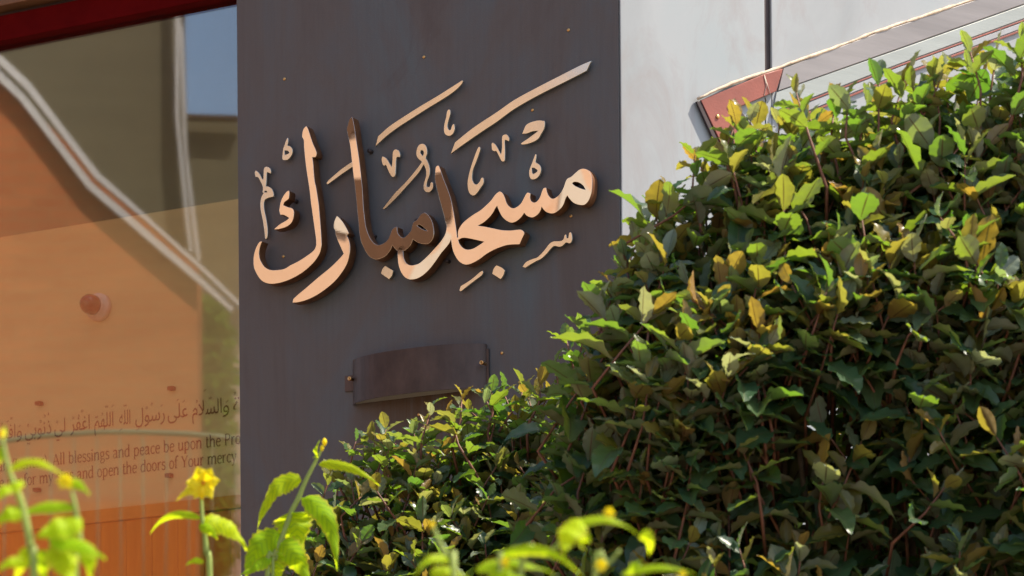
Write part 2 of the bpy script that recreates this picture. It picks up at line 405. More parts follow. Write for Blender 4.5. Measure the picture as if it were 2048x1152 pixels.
# ------------------------------------------------------------------ the pale wall on the right with its raised frame
def build_white_wall():
    root = empty('pale_panel_wall', W2.copy(), 'pale weathered wall of flat panels to the right of the dark wall', 'wall')
    uj0 = on(W2, 1529.5, 60)[0]; uj1 = on(W2, 1541.5, 60)[0]
    mk('wall_panel', box_me(.003, uj0, 0, 6.2, -.16, 0, .003), M['white'], root)
    mk('wall_panel', box_me(uj1, 5.5, 0, 6.2, -.16, .004, .003), M['white'], root)
    # open joint between the panels: recessed strip with a thin bright lip
    vj = on(W2, 1535, 147)[1]
    mk('joint_strip', box_me(uj0, uj1, vj, 6.2, -.16, -.004), M['dark_side'], root)
    mk('wall_panel', box_me(uj0 + .001, uj1 - .001, 0, vj - .001, -.16, .002), M['white'], root)
    uc = on(W2, 1395, 202, .02)
    fr = empty('triangular_wall_frame', W2 @ Matrix.Translation((uc[0], uc[1], 0)), 'large slanted metal frame with rust red corner fixed on the pale wall', 'wall frame')
    def P(px, py, h=.02):
        u, v = on(W2, px, py, h); return (u - uc[0], v - uc[1])
    def bar(name, pts, z0, z1, mat, h=None, bev=.0015):
        pp = [P(x, y, z1 if h is None else h) for x, y in pts]
        return mk(name, prism_me([pp], z0, z1, bev), mat, fr)
    o = bar('corner_bar', [(1402, 200), (1531, 147), (1566, 137), (1553, 182), (1500, 205), (1456, 222), (1505, 330), (1540, 420), (1492, 420), (1470, 345)], .004, .014, M['rust'])
    o['label'] = 'rust red corner of the frame'
    bar('upper_bar', [(1568, 136), (1655, 103), (1759, 64), (1945, 2), (2150, -70), (2150, -26), (2048, 8), (1800, 96), (1556, 182)], .004, .0105, M['frame_glare'])
    bar('middle_bar', [(1554, 184), (1800, 98), (2048, 10), (2150, -24), (2150, 4), (2048, 37), (1800, 127), (1545, 226)], .004, .009, M['frame_pale'])
    bar('groove_strip', [(1545, 228), (1800, 129), (2048, 39), (2150, 6), (2150, 9), (2048, 42), (1800, 132), (1546, 231)], .004, .010, M['rust'], bev=.0005)
    bar('lower_bar', [(1546, 233), (1800, 134), (2048, 44), (2150, 11), (2150, 25), (2048, 55), (1800, 147), (1560, 244)], .004, .009, M['white'], bev=.0008)
    bar('bottom_strip', [(1560, 246), (1800, 149), (2048, 57), (2150, 27), (2150, 30), (2048, 61), (1800, 153), (1562, 250)], .004, .011, M['rust'], bev=.0005)
    bar('side_shade_strip', [(1393, 203), (1400.5, 201), (1468, 347), (1490, 421), (1478, 421), (1458, 347)], .004, .012, M['dark_side'])  # dark strip standing in for shade along the corner's left face
    # sandy sealant bead along the top of the frame
    V, Fc = [], []
    rr = random.Random(3); xs = [1397 + 14 * i for i in range(55)]
    def ytop(x):
        for (x0, y0), (x1, y1) in zip([(1395, 199), (1457, 170), (1531, 145), (1655, 101), (1759, 62), (1945, 0)], [(1457, 170), (1531, 145), (1655, 101), (1759, 62), (1945, 0), (2160, -74)]):
            if x0 <= x <= x1: return y0 + (y1 - y0) * (x - x0) / (x1 - x0)
    pts = []; rad = []
    for x in xs:
        y = ytop(x)
        if y is None: continue
        u, v = P(x, y - 1 + rr.uniform(-1, 1), .012); pts.append(Vector((u, v, .008 + rr.uniform(-.001, .001)))); rad.append(.0045 + rr.uniform(-.0012, .0015))
    tube_np(pts, rad, 6, V, Fc); mk('sealant_bead', vf_me(V, Fc), M['mastic'], fr)
    # inner small dark bar of the second triangle
    bar('inner_bar', [(1456, 212), (1470, 206), (1545, 300), (1590, 352), (1580, 372), (1535, 330)], .004, .017, M['dark_side'])
    sm = lathe_me([(.006, 0), (.006, .002), (.004, .0035), (.001, .0036)], 12)
    o = mk('screw', sm, M['screw'], fr); u, v = P(1438, 232, .021); o.location = (u, v, .014)
    # thin cracks / wire
    V, Fc = [], []
    for pl in ([(1528, 150), (1532, 172), (1528, 190), (1535, 206)], [(1528, 150), (1538, 182), (1548, 212)]):
        tube_np([Vector((*P(x, y, .014), .0155)) for x, y in pl], [.0007] * len(pl), 4, V, Fc)
    mk('wire', vf_me(V, Fc), M['brass_edge'], fr)
build_white_wall()

# ------------------------------------------------------------------ calligraphy
Z = {1: (490, 220, 5.76), 2: (490, 400, 5.236), 3: (690, 220, 5.76), 4: (690, 400, 5.76), 5: (890, 220, 5.76), 6: (890, 400, 5.76), 7: (730, 100, 4.357)}
def T(s):
    """'1: x,y x,y* ... | 2: ...'  -> picture points, * marks a corner"""
    res = []
    for blk in s.split('|'):
        z, rest = blk.split(':'); ox, oy, k = Z[int(z)]
        for tok in rest.split():
            c = tok.endswith('*'); x, y = tok.rstrip('*').split(',')
            p = (ox + float(x) / k, oy + float(y) / k)
            res.append(p + (1,) if c else p)
    return res
BIG = [
 ('letter', 'tall leftmost letter with a deep hook', [T('1: 705,183* 675,215 660,265 657,310* 675,345 680,430 695,590 715,740 740,900 760,1080 | 2: 700,100 725,280 742,400 745,468* 725,520 660,575 560,640 480,680 410,720 330,733 260,730 205,700 165,640 148,580 150,520 165,465 180,432* 150,440 115,500 92,580 88,650 95,710 120,770 160,830 210,865 280,878 370,865 460,835 560,785 650,720 730,640 780,560 800,480 800,420 790,260 775,80 | 1: 845,1060 820,900 800,800 785,620 775,543* 812,540 825,500 815,460 780,380 745,275 725,215')]),
 ('letter', 'small hooked mark inside the tall letter', [T('1: 500,927* 470,950 435,1000 410,1060 398,1125 | 2: 358,110 370,155* 400,155 430,168 462,188* 430,215 370,250 320,290 303,308* 350,305 420,285 470,255 500,210 512,150 510,110 490,85 | 1: 490,1117 440,1095* 455,1060 500,1025 508,990 510,940')]),
 ('letter', 'curved sweeping letter with a pointed head', [T('2: 962,165* 940,210 928,260 930,295 943,315* 945,350 965,410 1000,490 1032,560* 1000,600 900,700 760,815 650,910 560,985 505,1035* 497,1075* 560,1070 660,1040 760,990 860,920 950,840 1020,750 1070,660 1095,560 1100,480 1088,420 1065,372* 1088,350* 1070,310 1030,240 990,190')]),
 ('letter', 'joined letters with a long upright and a round loop', [T('3: 75,78* 45,120 30,180 20,225 40,322* 60,420 80,600 100,780 115,900 130,1040 | 4: 140,120 155,260 165,380 185,480 225,570 270,640 320,675 370,685 430,665 480,635 525,575 545,520* 572,560 602,583* 640,585 690,582* 740,540 770,490 780,452* 820,480 870,500 930,508 975,495 1010,450 1025,390 1020,320 1000,240 965,180 930,150 905,147 870,170 830,225 790,255 772,300 760,350 720,400 680,432 645,425 620,400 603,360 600,308* 570,315 540,345 515,410 490,460 440,500 390,517 350,508 310,470 275,410 250,340 235,280 220,150 | 3: 213,1130 200,900 187,780 160,550 125,320 115,240 100,150 85,85*'), T('4: 832,298* 855,280 900,310 950,355* 895,338')]),
 ('letter', 'long joined letter group ending in a round loop at right', [T('3: 1065,640* 1045,660 1038,720 1035,800 1055,900 1080,1000 1110,1110 | 4: 1140,180 1155,250 1168,290 1168,330 1150,400 1100,480 1030,560 950,645 860,725 810,745 760,752 715,735 685,690 672,640 668,580 650,550 625,542* 605,580 606,650 615,740 640,820 680,880 730,912 780,915 840,900 900,865 970,800 1040,710 1110,610 1170,540 1205,490 1220,455* | 6: 85,560 115,640 160,705 215,740 270,742 330,720 400,680 480,620 570,570 660,535 740,515 860,510* 885,450 912,390 905,362 870,340 800,345 740,350 650,345 550,325 450,305 380,295* 450,255 510,200 550,150 580,95 600,68* 620,120 650,180 690,225 740,255 780,260 830,240 880,195 912,148* 940,180 980,198 1020,198 1070,165 1100,120 1112,78* 1140,115 1180,145 1240,155 1290,135 1340,90 1370,40 | 5: 1385,1030 1408,985* 1440,1030 1490,1075 1560,1095 1610,1090 1650,1050 1680,980 1692,900 1695,800 1680,740 1650,695 1600,675 1550,685 1500,725 1450,770 1415,785 1390,820 1370,880 1340,940 1300,990 1250,1020 1215,1010 1185,970 1170,920 1165,893* 1135,900 1115,940 1095,1000 1065,1045 1030,1065 995,1050 980,1010 985,960* 950,950 925,980 900,1030 870,1080 820,1120 780,1130 740,1110 710,1070 690,1010 665,960 635,938 605,950 570,985 530,1040 480,1090 | 6: 410,115 330,165 260,215 200,270 160,330 147,380 150,432* 140,428* 128,330 110,210 95,120 75,20 | 3: 1210,990 1170,880 1130,780 1100,690 1080,640*'),
    T('6: 152,458* 210,435 290,445 380,465 448,480* 390,520 320,560 250,570 200,545 165,500'), T('5: 1465,845* 1490,828 1540,835 1590,870 1618,918* 1570,905 1500,875')]),
]
SMALL = [
 ('diacritic', 'tiny loop with a stalk above the hooked mark', [T('1: 487,318* 472,350 455,400 438,450 430,520 428,550 435,572 455,578 490,572 520,545 540,510 548,470 540,440 515,415 490,408 497,370 497,330'), T('1: 455,466* 488,470 510,490 485,508 458,516*')]),
 ('diacritic', 'forked mark with a long tail at far left', [T('1: 120,697* 110,720 120,772* 148,775 170,810 195,860 205,900 200,950* 212,955 190,1000 178,1050 | 2: 160,50 165,110 180,180 195,260 205,340 212,400 222,412* 235,390 240,330 235,270 220,180 202,100 | 1: 218,1085 222,1050 235,1030 270,1010 325,998* 330,970 320,930 300,900 265,880 240,878* 245,820 248,760 250,715* 270,720 292,732* 298,705 285,670 255,653 230,655 215,680 212,730 208,800* 195,790 170,740 140,705'), T('1: 218,940* 240,929 257,943* 236,950')]),
 ('bar', 'short slanted bar beside the upright', [T('1: 958,810* 1100,688 1232,597* 1245,650* 1100,748 950,858* 935,845*')]),
 ('diacritic', 'small tick mark above the bowl', [T('3: 430,533* 420,570 432,625 450,645* 470,635 490,680 515,735 540,768 565,768 580,740 585,650 590,560 605,540 630,545* 635,510 620,470 585,452 560,465 548,500 545,580 538,655* 515,620 490,575 460,545')]),
 ('diacritic', 'looped mark crossing a long thin diagonal stroke', [T('3: 885,597* 840,660 760,760 680,850 580,950 500,1050 430,1140* 460,1135 520,1080 600,1000 700,890 790,790 860,705 905,625* 928,680 934,750 918,810 903,870 910,920 940,945 980,940 1010,900 1015,850 1000,830 985,840 975,880 950,885 940,865 950,810 974,740 974,660 950,590 930,550 945,500 942,440 920,400 890,388 855,400 830,440 820,500 835,550'), T('3: 876,462* 900,470 906,500 893,528* 868,492')]),
 ('diacritic', 'small hook mark between the two long bars', [T('7: 728,518 715,535 705,590 690,650 688,710 705,740 735,748 765,730 780,690 778,650 768,645 755,665 745,695 728,692 718,660 728,610 742,560 742,525')]),
 ('long_bar', 'upper left long slanted bar', [T('7: 845,265* 790,300 640,395 480,490 340,578 210,665 112,752* 90,838* 130,800 200,738 300,665 420,588 540,512 710,408 790,350 840,300 855,268*')]),
 ('long_bar', 'longest slanted bar with a chisel end', [T('7: 1970,92* 1870,135 1700,222 1500,325 1300,435 1150,540 940,680 785,805* 748,905* 850,830 1000,725 1150,625 1300,515 1500,400 1700,298 1850,222 1930,180*')]),
 ('diacritic', 'larger hook mark left of the small tick', [T('5: 390,425 370,455 335,545 300,650 270,760 258,840 265,920 290,970 325,985 360,965 400,910 440,850 445,800 435,778 415,785 400,820 375,850 350,855 325,830 312,780 320,700 350,620 380,540 405,460 405,430')]),
 ('diacritic', 'small tick mark under the longest bar', [T('5: 545,375* 535,395 540,460* 565,475 590,475 615,520 645,580 660,592 685,585 690,520 690,430 688,360 700,345 735,362* 740,325 715,285 685,282 660,300 655,345 655,430 645,510* 620,465 590,410 560,380')]),
 ('diacritic', 'open wedge mark at upper right', [T('5: 1145,125* 1080,118 1000,135 940,165 915,205 888,275* 950,268 1010,245 1072,240* 1020,280 960,325 900,365 875,385* 885,398 940,392 1010,370 1070,335 1105,280 1140,215 1150,150')]),
 ('diacritic', 'small loop with a stalk under the wedge mark', [T('5: 1040,508* 1025,545 1005,600 985,650 970,700 970,750 985,790 1010,800 1050,790 1085,755 1105,700 1100,650 1075,620 1045,600 1050,550 1052,512'), T('5: 1000,667* 1027,668 1065,700 1022,735 1005,725*')]),
 ('diacritic', 'wavy toothed stroke at lower right', [T('6: 890,770* 930,715 1000,680 1060,660 1100,625 1150,570 1200,505 1250,475 1320,472 1360,455 1378,400* 1395,395* 1404,440* 1420,435* 1428,385 1443,369 1458,385 1465,440 1455,485 1430,500 1395,490 1350,530 1310,538 1260,530 1220,560 1170,620 1110,675 1050,705 980,745 925,780*')]),
 ('diacritic', 'short stroke below the letters', [T('6: 432,812* 400,830 320,900 240,955 180,990* 165,1040* 185,1050 250,1000 340,930 420,870 440,830*')]),
 ('dot', 'diamond dot on the right', [T('6: 592,750* 560,790 543,850* 590,880 640,912* 670,870 690,810* 650,775')]),
 ('dot', 'diamond dot on the left', [T('4: 462,757* 430,795 413,845* 460,880 508,912* 540,870 555,812* 510,785')]),
]
HB, HS = .050, .018                          # height of the letter faces above the wall
def build_sign():
    u0, v0 = on(W1, 850, 400, HB)
    root = empty('calligraphy_sign', W1 @ Matrix.Translation((u0, v0, 0)), 'large polished copper Arabic calligraphy standing off the dark wall', 'lettering')
    peg = lathe_me([(.006, -.001), (.006, .0165)], 10)
    for big, lst in ((True, BIG), (False, SMALL)):
        h = HB if big else HS; d = .034 if big else .0075
        for name, lab, loops in lst:
            pl = []
            for lp in loops:
                q = catmull(lp, 4)
                pl.append([(a - u0, b - v0) for a, b in (on(W1, x, y, h) for x, y in q)])
            cx = sum(p[0] for p in pl[0]) / len(pl[0]); cy = sum(p[1] for p in pl[0]) / len(pl[0])
            pl = [[(a - cx, b - cy) for a, b in q] for q in pl]
            me = prism_me(pl, -d, 0, .0007)
            me.materials.clear(); me.materials.append(M['copper'] if big else M['brass']); me.materials.append(M['edge'] if big else M['brass_edge'])
            for f in me.polygons: f.material_index = 0 if f.normal.z > .9 else 1
            o = bpy.data.objects.new(name, me); COL.objects.link(o); o.parent = root; o.location = (cx, cy, h); o['label'] = lab
            # every piece is fixed a touch out of true
            rr = random.Random(lab)
            if not big: o.rotation_euler = (rr.uniform(-.012, .012), rr.uniform(-.012, .012), 0)
    for px, py in ((640, 300), (640, 470), (560, 560), (745, 300), (752, 470), (690, 480), (640, 560), (902, 400), (900, 520), (1000, 480), (1090, 400), (1180, 380), (840, 440), (595, 400)):
        u, v = on(W1, px, py, HB - .034)
        o = mk('standoff_peg', peg, M['dark_side'], root); o.location = (u - u0 - .012, v - v0, 0)
build_sign()

# ------------------------------------------------------------------ wall lamp under the lettering
def build_lamp():
    uc, vc = on(W1, 838, 742, .05)
    root = empty('wall_lamp', W1 @ Matrix.Translation((uc, vc, 0)), 'curved dark copper wall lamp under the lettering', 'wall lamp')
    uL, vL = on(W1, 708, 755, .0); uR, vR = on(W1, 975, 730, .0)
    uL -= uc; uR -= uc; hw = (uR - uL) / 2; mid = (uL + uR) / 2
    bul = .066; n = 28; H = .064
    V, Fc = [], []
    th = .0025
    def zc(s): return .004 + bul * (1 - abs(s) ** 2.3) ** .62
    for i in range(n + 1):
        s = -math.cos(math.pi * i / n); x = mid + hw * s; z = zc(s)
        for y, q in ((H * .98, 0), (-H, 0), (-H, 1), (H * .98, 1)):
            V.append((x, y + .0, max(z - (th if q else 0), .001)))
    for i in range(n):
        for k in range(4):
            a = i * 4 + k; b = i * 4 + (k + 1) % 4; Fc.append((a, a + 4, b + 4, b))
    Fc += [(0, 1, 2, 3), tuple(n * 4 + k for k in (3, 2, 1, 0))]
    me = vf_me(V, Fc, False)
    bm = bmesh.new(); bm.from_mesh(me); bmesh.ops.recalc_face_normals(bm, faces=bm.faces); bm.to_mesh(me); bm.free()
    mk('shade', me, M['lamp'], root)
    # opal tray closing the underside, seen from below
    V = []; Fc = []
    for i in range(n + 1):
        s = -math.cos(math.pi * i / n); x = mid + hw * s * .985; z = max(zc(s) - .006, .0015)
        V += [(x, -H + .004, .001), (x, -H + .004, z), (x, -H + .012, .001), (x, -H + .012, z)]
    for i in range(n):
        a = i * 4; Fc += [(a, a + 1, a + 5, a + 4), (a + 2, a + 6, a + 7, a + 3), (a + 1, a + 3, a + 7, a + 5)]
    mk('diffuser', vf_me(V, Fc, False), M['diffuser'], root)
    sm = lathe_me([(.0045, 0), (.0045, .020), (.0058, .020), (.0058, .028), (.003, .028), (.003, .022)], 14)
    for px, py in ((699, 757), (963, 725)):
        z = .010 if px < 800 else .022
        u, v = on(W1, px, py, z + .026); o = mk('screw', sm, M['screw'], root)
        o.location = (u - uc, v - vc, z)
    mk('end_tab', box_me(uL - .028, uL + .01, -.022, .024, .001, .005, .001), M['lamp'], root)
    mk('end_tab', box_me(uR - .008, uR + .007, -.05, .05, .001, .006, .001), M['lamp'], root)
build_lamp()

# ------------------------------------------------------------------ window and the room behind it
GH = -.085
def build_window():
    vt = on(W1, 240, 46, GH)[1]; vt2 = on(W1, 100, 11, GH + .045)[1]
    root = empty('window', W1 @ Matrix.Translation((UL, 1.9, GH)), 'large window with a maroon top frame left of the dark wall', 'window')
    wL = -5.5
    vt -= 1.9; vt2 -= 1.9
    mk('pane', box_me(wL, .02, .02, vt + .02, -.004, .004), M['glass'], root)
    mk('top_frame', box_me(wL, .02, vt, vt2, -.05, .045, .004), M['maroon'], root)
    mk('sill', box_me(wL, .02, -.06, .02, -.06, .07, .004), M['maroon'], root)
    mk('side_frame', box_me(wL - .07, wL, -.06, vt2, -.05, .045, .004), M['maroon'], root)
    # head beam above with a dark gap
    wr = empty('head_beam', W1 @ Matrix.Translation((UL, 1.9 + vt2, GH)), 'dark ochre beam above the window frame', 'beam')
    mk('beam', box_me(wL - .2, .02, .018, 1.6, -.16, .075, .004), M['beam'], wr)
    mk('shadow_gap', box_me(wL - .2, .02, .002, .017, -.1, .02), M['dark_side'], wr)
    wl = empty('low_outer_wall', W1 @ Matrix.Translation((UL, 0, GH)), 'low outer wall below the window', 'wall')
    mk('panel', box_me(wL - .2, .02, 0, 1.835, -.16, .03), M['clad'], wl)
    # the room
    for nm, b, mt in (('room_back_wall', (wL - .2, .85, 0, 1.9 + vt2 + .3, -3.2, -3.1), 'olive'), ('room_floor', (wL - .2, .85, -.02, .3, -3.1, -.3), 'room'),
                      ('room_ceiling', (wL - .2, .85, 1.9 + vt2 + .3, 1.9 + vt2 + .4, -3.2, -.95), 'room'), ('room_side_wall', (wL - .4, wL - .2, 0, 1.9 + vt2 + .4, -3.2, -.0), 'room'),  # ceiling kept short of the window so open sky lights the room
                      ('room_end_wall', (.85, .9, 0, 1.9 + vt2 + .4, -3.2, -.4), 'room')):
        o = mk(nm, box_me(*b), M[mt]); o.matrix_world = W1 @ Matrix.Translation((UL, 0, GH)); o['kind'] = 'structure'
build_window()
IH = -.95                                    # plane of the inner partition
def build_partition():
    vtop = on(W1, 240, 436, IH)[1]; vrail = on(W1, 250, 1014, IH)[1]; vr2 = on(W1, 250, 1040, IH)[1]
    uR = 1.2 + UL; uL = -5.2 + UL
    root = empty('interior_partition', W1 @ Matrix.Translation((UL, 0, IH)), 'tan interior wall with orange wood boards below, seen through the window', 'partition')
    mk('tan_panel', box_me(uL - UL, .8, vrail, vtop, -.08, 0), M['tan'], root)
    mk('upper_panel', box_me(uL - UL, .8, vtop + .002, vtop + 1.6, -.08, -.012), M['olive'], root)
    mk('rail', box_me(uL - UL, .8, vr2, vrail - .001, -.08, .012, .002), M['oakrail'], root)
    bm_ = box_me(0, .104, 0, vr2 - .3 - .002, -.05, 0, .003)
    u = -3.4; k = 0
    while u < .72:
        o = mk('board', bm_, M['oak'], root); o.location = (u, .3, -.001 - .001 * (k % 2)); u += .1055; k += 1
build_partition()

# fire alarm
def build_alarm():
    u, v = on(W1, 190, 612, IH + .03)
    root = empty('fire_alarm', W1 @ Matrix.Translation((u, v, IH + .001)), 'red domed fire alarm on a cream base on the tan interior wall', 'alarm')
    mk('base', lathe_me([(.047, 0), (.047, .018), (.044, .024), (.039, .026), (.039, .036), (.034, .04)], 32), M['alarm_base'], root)
    prof = [(.0335, .0405), (.034, .05)] + [(.034 * math.cos(t), .055 + .042 * math.sin(t)) for t in [i * math.pi / 2 / 8 for i in range(9)]]
    prof[-1] = (.0005, .097)
    mk('dome', lathe_me(prof, 32), M['alarm_red'], root)
build_alarm()

# ------------------------------------------------------------------ text on the tan wall
# stroke serif alphabet: each glyph = (advance, [(width, [points])...], [serif bars (x0, x1, y)])
TK, TN, MD = .15, .085, .12
G = {
 'a': (.80, [(TK, [(.56, .02), (.56, .72), (.50, .92), (.36, .98), (.22, .94), (.13, .80)]), (TN, [(.56, .58), (.34, .53), (.16, .42), (.11, .26), (.15, .08), (.28, .01), (.42, .06), (.55, .22)]), (TN, [(.57, .08), (.64, .01), (.74, .05)])], []),
 'b': (.84, [(TK, [(.15, .03), (.15, 1.5)]), (MD, [(.18, .80), (.32, .96), (.48, .97), (.64, .82), (.70, .52), (.64, .20), (.48, .02), (.32, .02), (.18, .12)])], [(.02, .18, 1.5)]),
 'c': (.68, [(MD, [(.60, .80), (.50, .95), (.36, .97), (.20, .84), (.12, .52), (.18, .18), (.36, .01), (.52, .06), (.63, .18)])], []),
 'd': (.86, [(TK, [(.66, .03), (.66, 1.5)]), (MD, [(.64, .86), (.46, .98), (.28, .92), (.14, .70), (.11, .42), (.20, .10), (.36, .01), (.50, .06), (.63, .20)])], [(.52, .68, 1.5), (.66, .80, .03)]),
 'e': (.74, [(MD, [(.14, .55), (.62, .58), (.60, .84), (.46, .97), (.30, .94), (.16, .76), (.12, .48), (.18, .16), (.36, .01), (.52, .04), (.64, .18)])], []),
 'f': (.50, [(TK, [(.20, .03), (.20, 1.15), (.26, 1.38), (.42, 1.50), (.56, 1.44)]), (TN, [(.04, .96), (.46, .96)])], [(.06, .38, .03)]),
 'g': (.78, [(MD, [(.36, .98), (.20, .90), (.14, .68), (.22, .44), (.38, .36), (.54, .46), (.60, .68), (.52, .90), (.36, .98)]), (TN, [(.54, .90), (.72, .98)]), (TN, [(.24, .40), (.14, .26), (.22, .12), (.50, .08), (.68, -.04), (.66, -.26), (.44, -.42), (.20, -.38), (.10, -.22), (.18, -.06), (.28, .05)])], []),
 'h': (.88, [(TK, [(.16, .03), (.16, 1.5)]), (TK, [(.68, .03), (.68, .70), (.60, .92), (.46, .97), (.32, .90), (.18, .74)])], [(.02, .18, 1.5), (.04, .30, .03), (.56, .82, .03)]),
 'i': (.42, [(TK, [(.20, .03), (.20, .97)]), (.19, [(.19, 1.33), (.20, 1.34)])], [(.06, .22, .95), (.07, .34, .03)]),
 'l': (.42, [(TK, [(.20, .03), (.20, 1.5)])], [(.06, .22, 1.5), (.07, .34, .03)]),
 'm': (1.36, [(TK, [(.16, .03), (.16, .97)]), (TK, [(.66, .03), (.66, .72), (.58, .92), (.45, .97), (.32, .90), (.18, .74)]), (TK, [(1.16, .03), (1.16, .72), (1.08, .92), (.95, .97), (.82, .90), (.68, .74)])], [(.02, .18, .95), (.04, .30, .03), (.54, .78, .03), (1.04, 1.30, .03)]),
 'n': (.88, [(TK, [(.16, .03), (.16, .97)]), (TK, [(.68, .03), (.68, .70), (.60, .92), (.46, .97), (.32, .90), (.18, .74)])], [(.02, .18, .95), (.04, .30, .03), (.56, .82, .03)]),
 'o': (.80, [(MD, [(.40, .98), (.22, .90), (.12, .68), (.11, .42), (.20, .12), (.38, .01), (.56, .08), (.67, .32), (.68, .58), (.58, .86), (.40, .98)])], []),
 'p': (.86, [(TK, [(.16, -.42), (.16, .97)]), (MD, [(.18, .80), (.34, .96), (.50, .97), (.66, .80), (.72, .52), (.66, .18), (.50, .01), (.34, .01), (.18, .10)])], [(.02, .18, .95), (.03, .34, -.42)]),
 'r': (.60, [(TK, [(.16, .03), (.16, .97)]), (MD, [(.18, .68), (.28, .88), (.40, .97), (.54, .94)])], [(.02, .18, .95), (.04, .34, .03)]),
 's': (.64, [(MD, [(.54, .82), (.42, .96), (.26, .96), (.14, .82), (.18, .62), (.36, .50), (.52, .38), (.54, .18), (.42, .02), (.24, .01), (.10, .16)])], []),
 't': (.54, [(TK, [(.22, 1.28), (.22, .24), (.28, .04), (.40, .02), (.50, .10)]), (TN, [(.06, .94), (.46, .94)])], []),
 'u': (.88, [(TK, [(.16, .95), (.16, .26), (.24, .06), (.38, .02), (.52, .10), (.64, .26)]), (TK, [(.67, .03), (.67, .95)])], [(.02, .18, .95), (.54, .70, .95), (.67, .82, .03)]),
 'w': (1.1, [(TK, [(.10, .95), (.34, .03)]), (TN, [(.34, .03), (.54, .90)]), (TK, [(.54, .90), (.76, .03)]), (TN, [(.76, .03), (.98, .95)])], []),
 'y': (.78, [(TK, [(.12, .95), (.42, .05)]), (TN, [(.68, .95), (.42, .05), (.32, -.28), (.18, -.42), (.06, -.36)])], [(.0, .28, .95), (.54, .80, .95)]),
 'A': (1.02, [(TN, [(.10, .03), (.46, 1.36)]), (TK, [(.48, 1.36), (.90, .03)]), (TN, [(.24, .48), (.74, .48)])], [(.0, .26, .03), (.74, 1.02, .03)]),
 'I': (.46, [(TK, [(.22, .03), (.22, 1.36)])], [(.06, .38, 1.36), (.06, .38, .03)]),
 'P': (.92, [(TK, [(.20, .03), (.20, 1.36)]), (MD, [(.22, 1.36), (.50, 1.36), (.70, 1.24), (.76, 1.0), (.68, .76), (.48, .64), (.24, .66)])], [(.06, .22, 1.36), (.06, .36, .03)]),
 'Y': (.98, [(TK, [(.12, 1.36), (.46, .64)]), (TN, [(.86, 1.36), (.48, .64)]), (TK, [(.47, .66), (.47, .03)])], [(.0, .28, 1.36), (.72, .98, 1.36), (.32, .62, .03)]),
 'F': (.84, [(TK, [(.20, .03), (.20, 1.36)]), (TN, [(.22, 1.36), (.74, 1.34)]), (TN, [(.22, .72), (.6, .72)])], [(.06, .36, .03)]),
 'v': (.78, [(TK, [(.12, .95), (.40, .03)]), (TN, [(.40, .03), (.66, .95)])], [(.0, .26, .95), (.54, .78, .95)]),
 '(': (.44, [(TN, [(.36, 1.5), (.20, 1.1), (.14, .6), (.20, .1), (.36, -.3)])], []),
 ')': (.44, [(TN, [(.08, 1.5), (.24, 1.1), (.30, .6), (.24, .1), (.08, -.3)])], []),
 '.': (.34, [(.19, [(.15, .08), (.16, .08)])], []), ',': (.34, [(.17, [(.15, .08), (.16, .02), (.10, -.18)])], []), ' ': (.46, [], []),
}
def open_cat(P, sub=4):
    if len(P) == 2: return [Vector(p) for p in P]
    P = [Vector(p) for p in P]; o = []
    for i in range(len(P) - 1):
        p1, p2 = P[i], P[i + 1]; p0 = P[i - 1] if i else p1; p3 = P[i + 2] if i + 2 < len(P) else p2
        for s in range(sub):
            t = s / sub; o.append(.5 * ((2 * p1) + (p2 - p0) * t + (2 * p0 - 5 * p1 + 4 * p2 - p3) * t * t + (3 * p1 - p0 - 3 * p2 + p3) * t ** 3))
    return o + [P[-1]]
def ribbon(V, Fc, pts, wd, xf, z):
    n = len(pts); b = len(V)
    for i, p in enumerate(pts):
        t = (pts[min(i + 1, n - 1)] - pts[max(i - 1, 0)]).normalized(); nn = Vector((-t.y, t.x)) * wd / 2
        e = t * wd * .4 if i == n - 1 and wd > .16 else Vector((0, 0)); s = t * -wd * .4 if i == 0 and wd > .16 else Vector((0, 0))
        for q in (p + nn + e + s, p - nn + e + s):
            x, y = xf(q.x, q.y); V.append((x, y, z))
    for i in range(n - 1): Fc.append((b + 2 * i, b + 2 * i + 1, b + 2 * i + 3, b + 2 * i + 2))
def text_serif(s, x0, x1, base, xh, V, Fc):
    """write s from u = x0 to x1, base line v = base, x-height xh"""
    tot = sum(G[c][0] for c in s); kx = (x1 - x0) / tot; x = x0; zi = 0
    for c in s:
        adv, st, sf = G[c]
        for wd, pts in st:
            zi += 1; ribbon(V, Fc, open_cat(pts), wd, lambda a, b: (x + a * kx, base + b * xh), .0014 + (zi % 7) * .00012)
        for a, b_, y in sf:
            zi += 1; ribbon(V, Fc, [Vector((a, y)), Vector((b_, y))], .07, lambda a, b: (x + a * kx, base + b * xh), .0014 + (zi % 7) * .00012)
        x += adv * kx
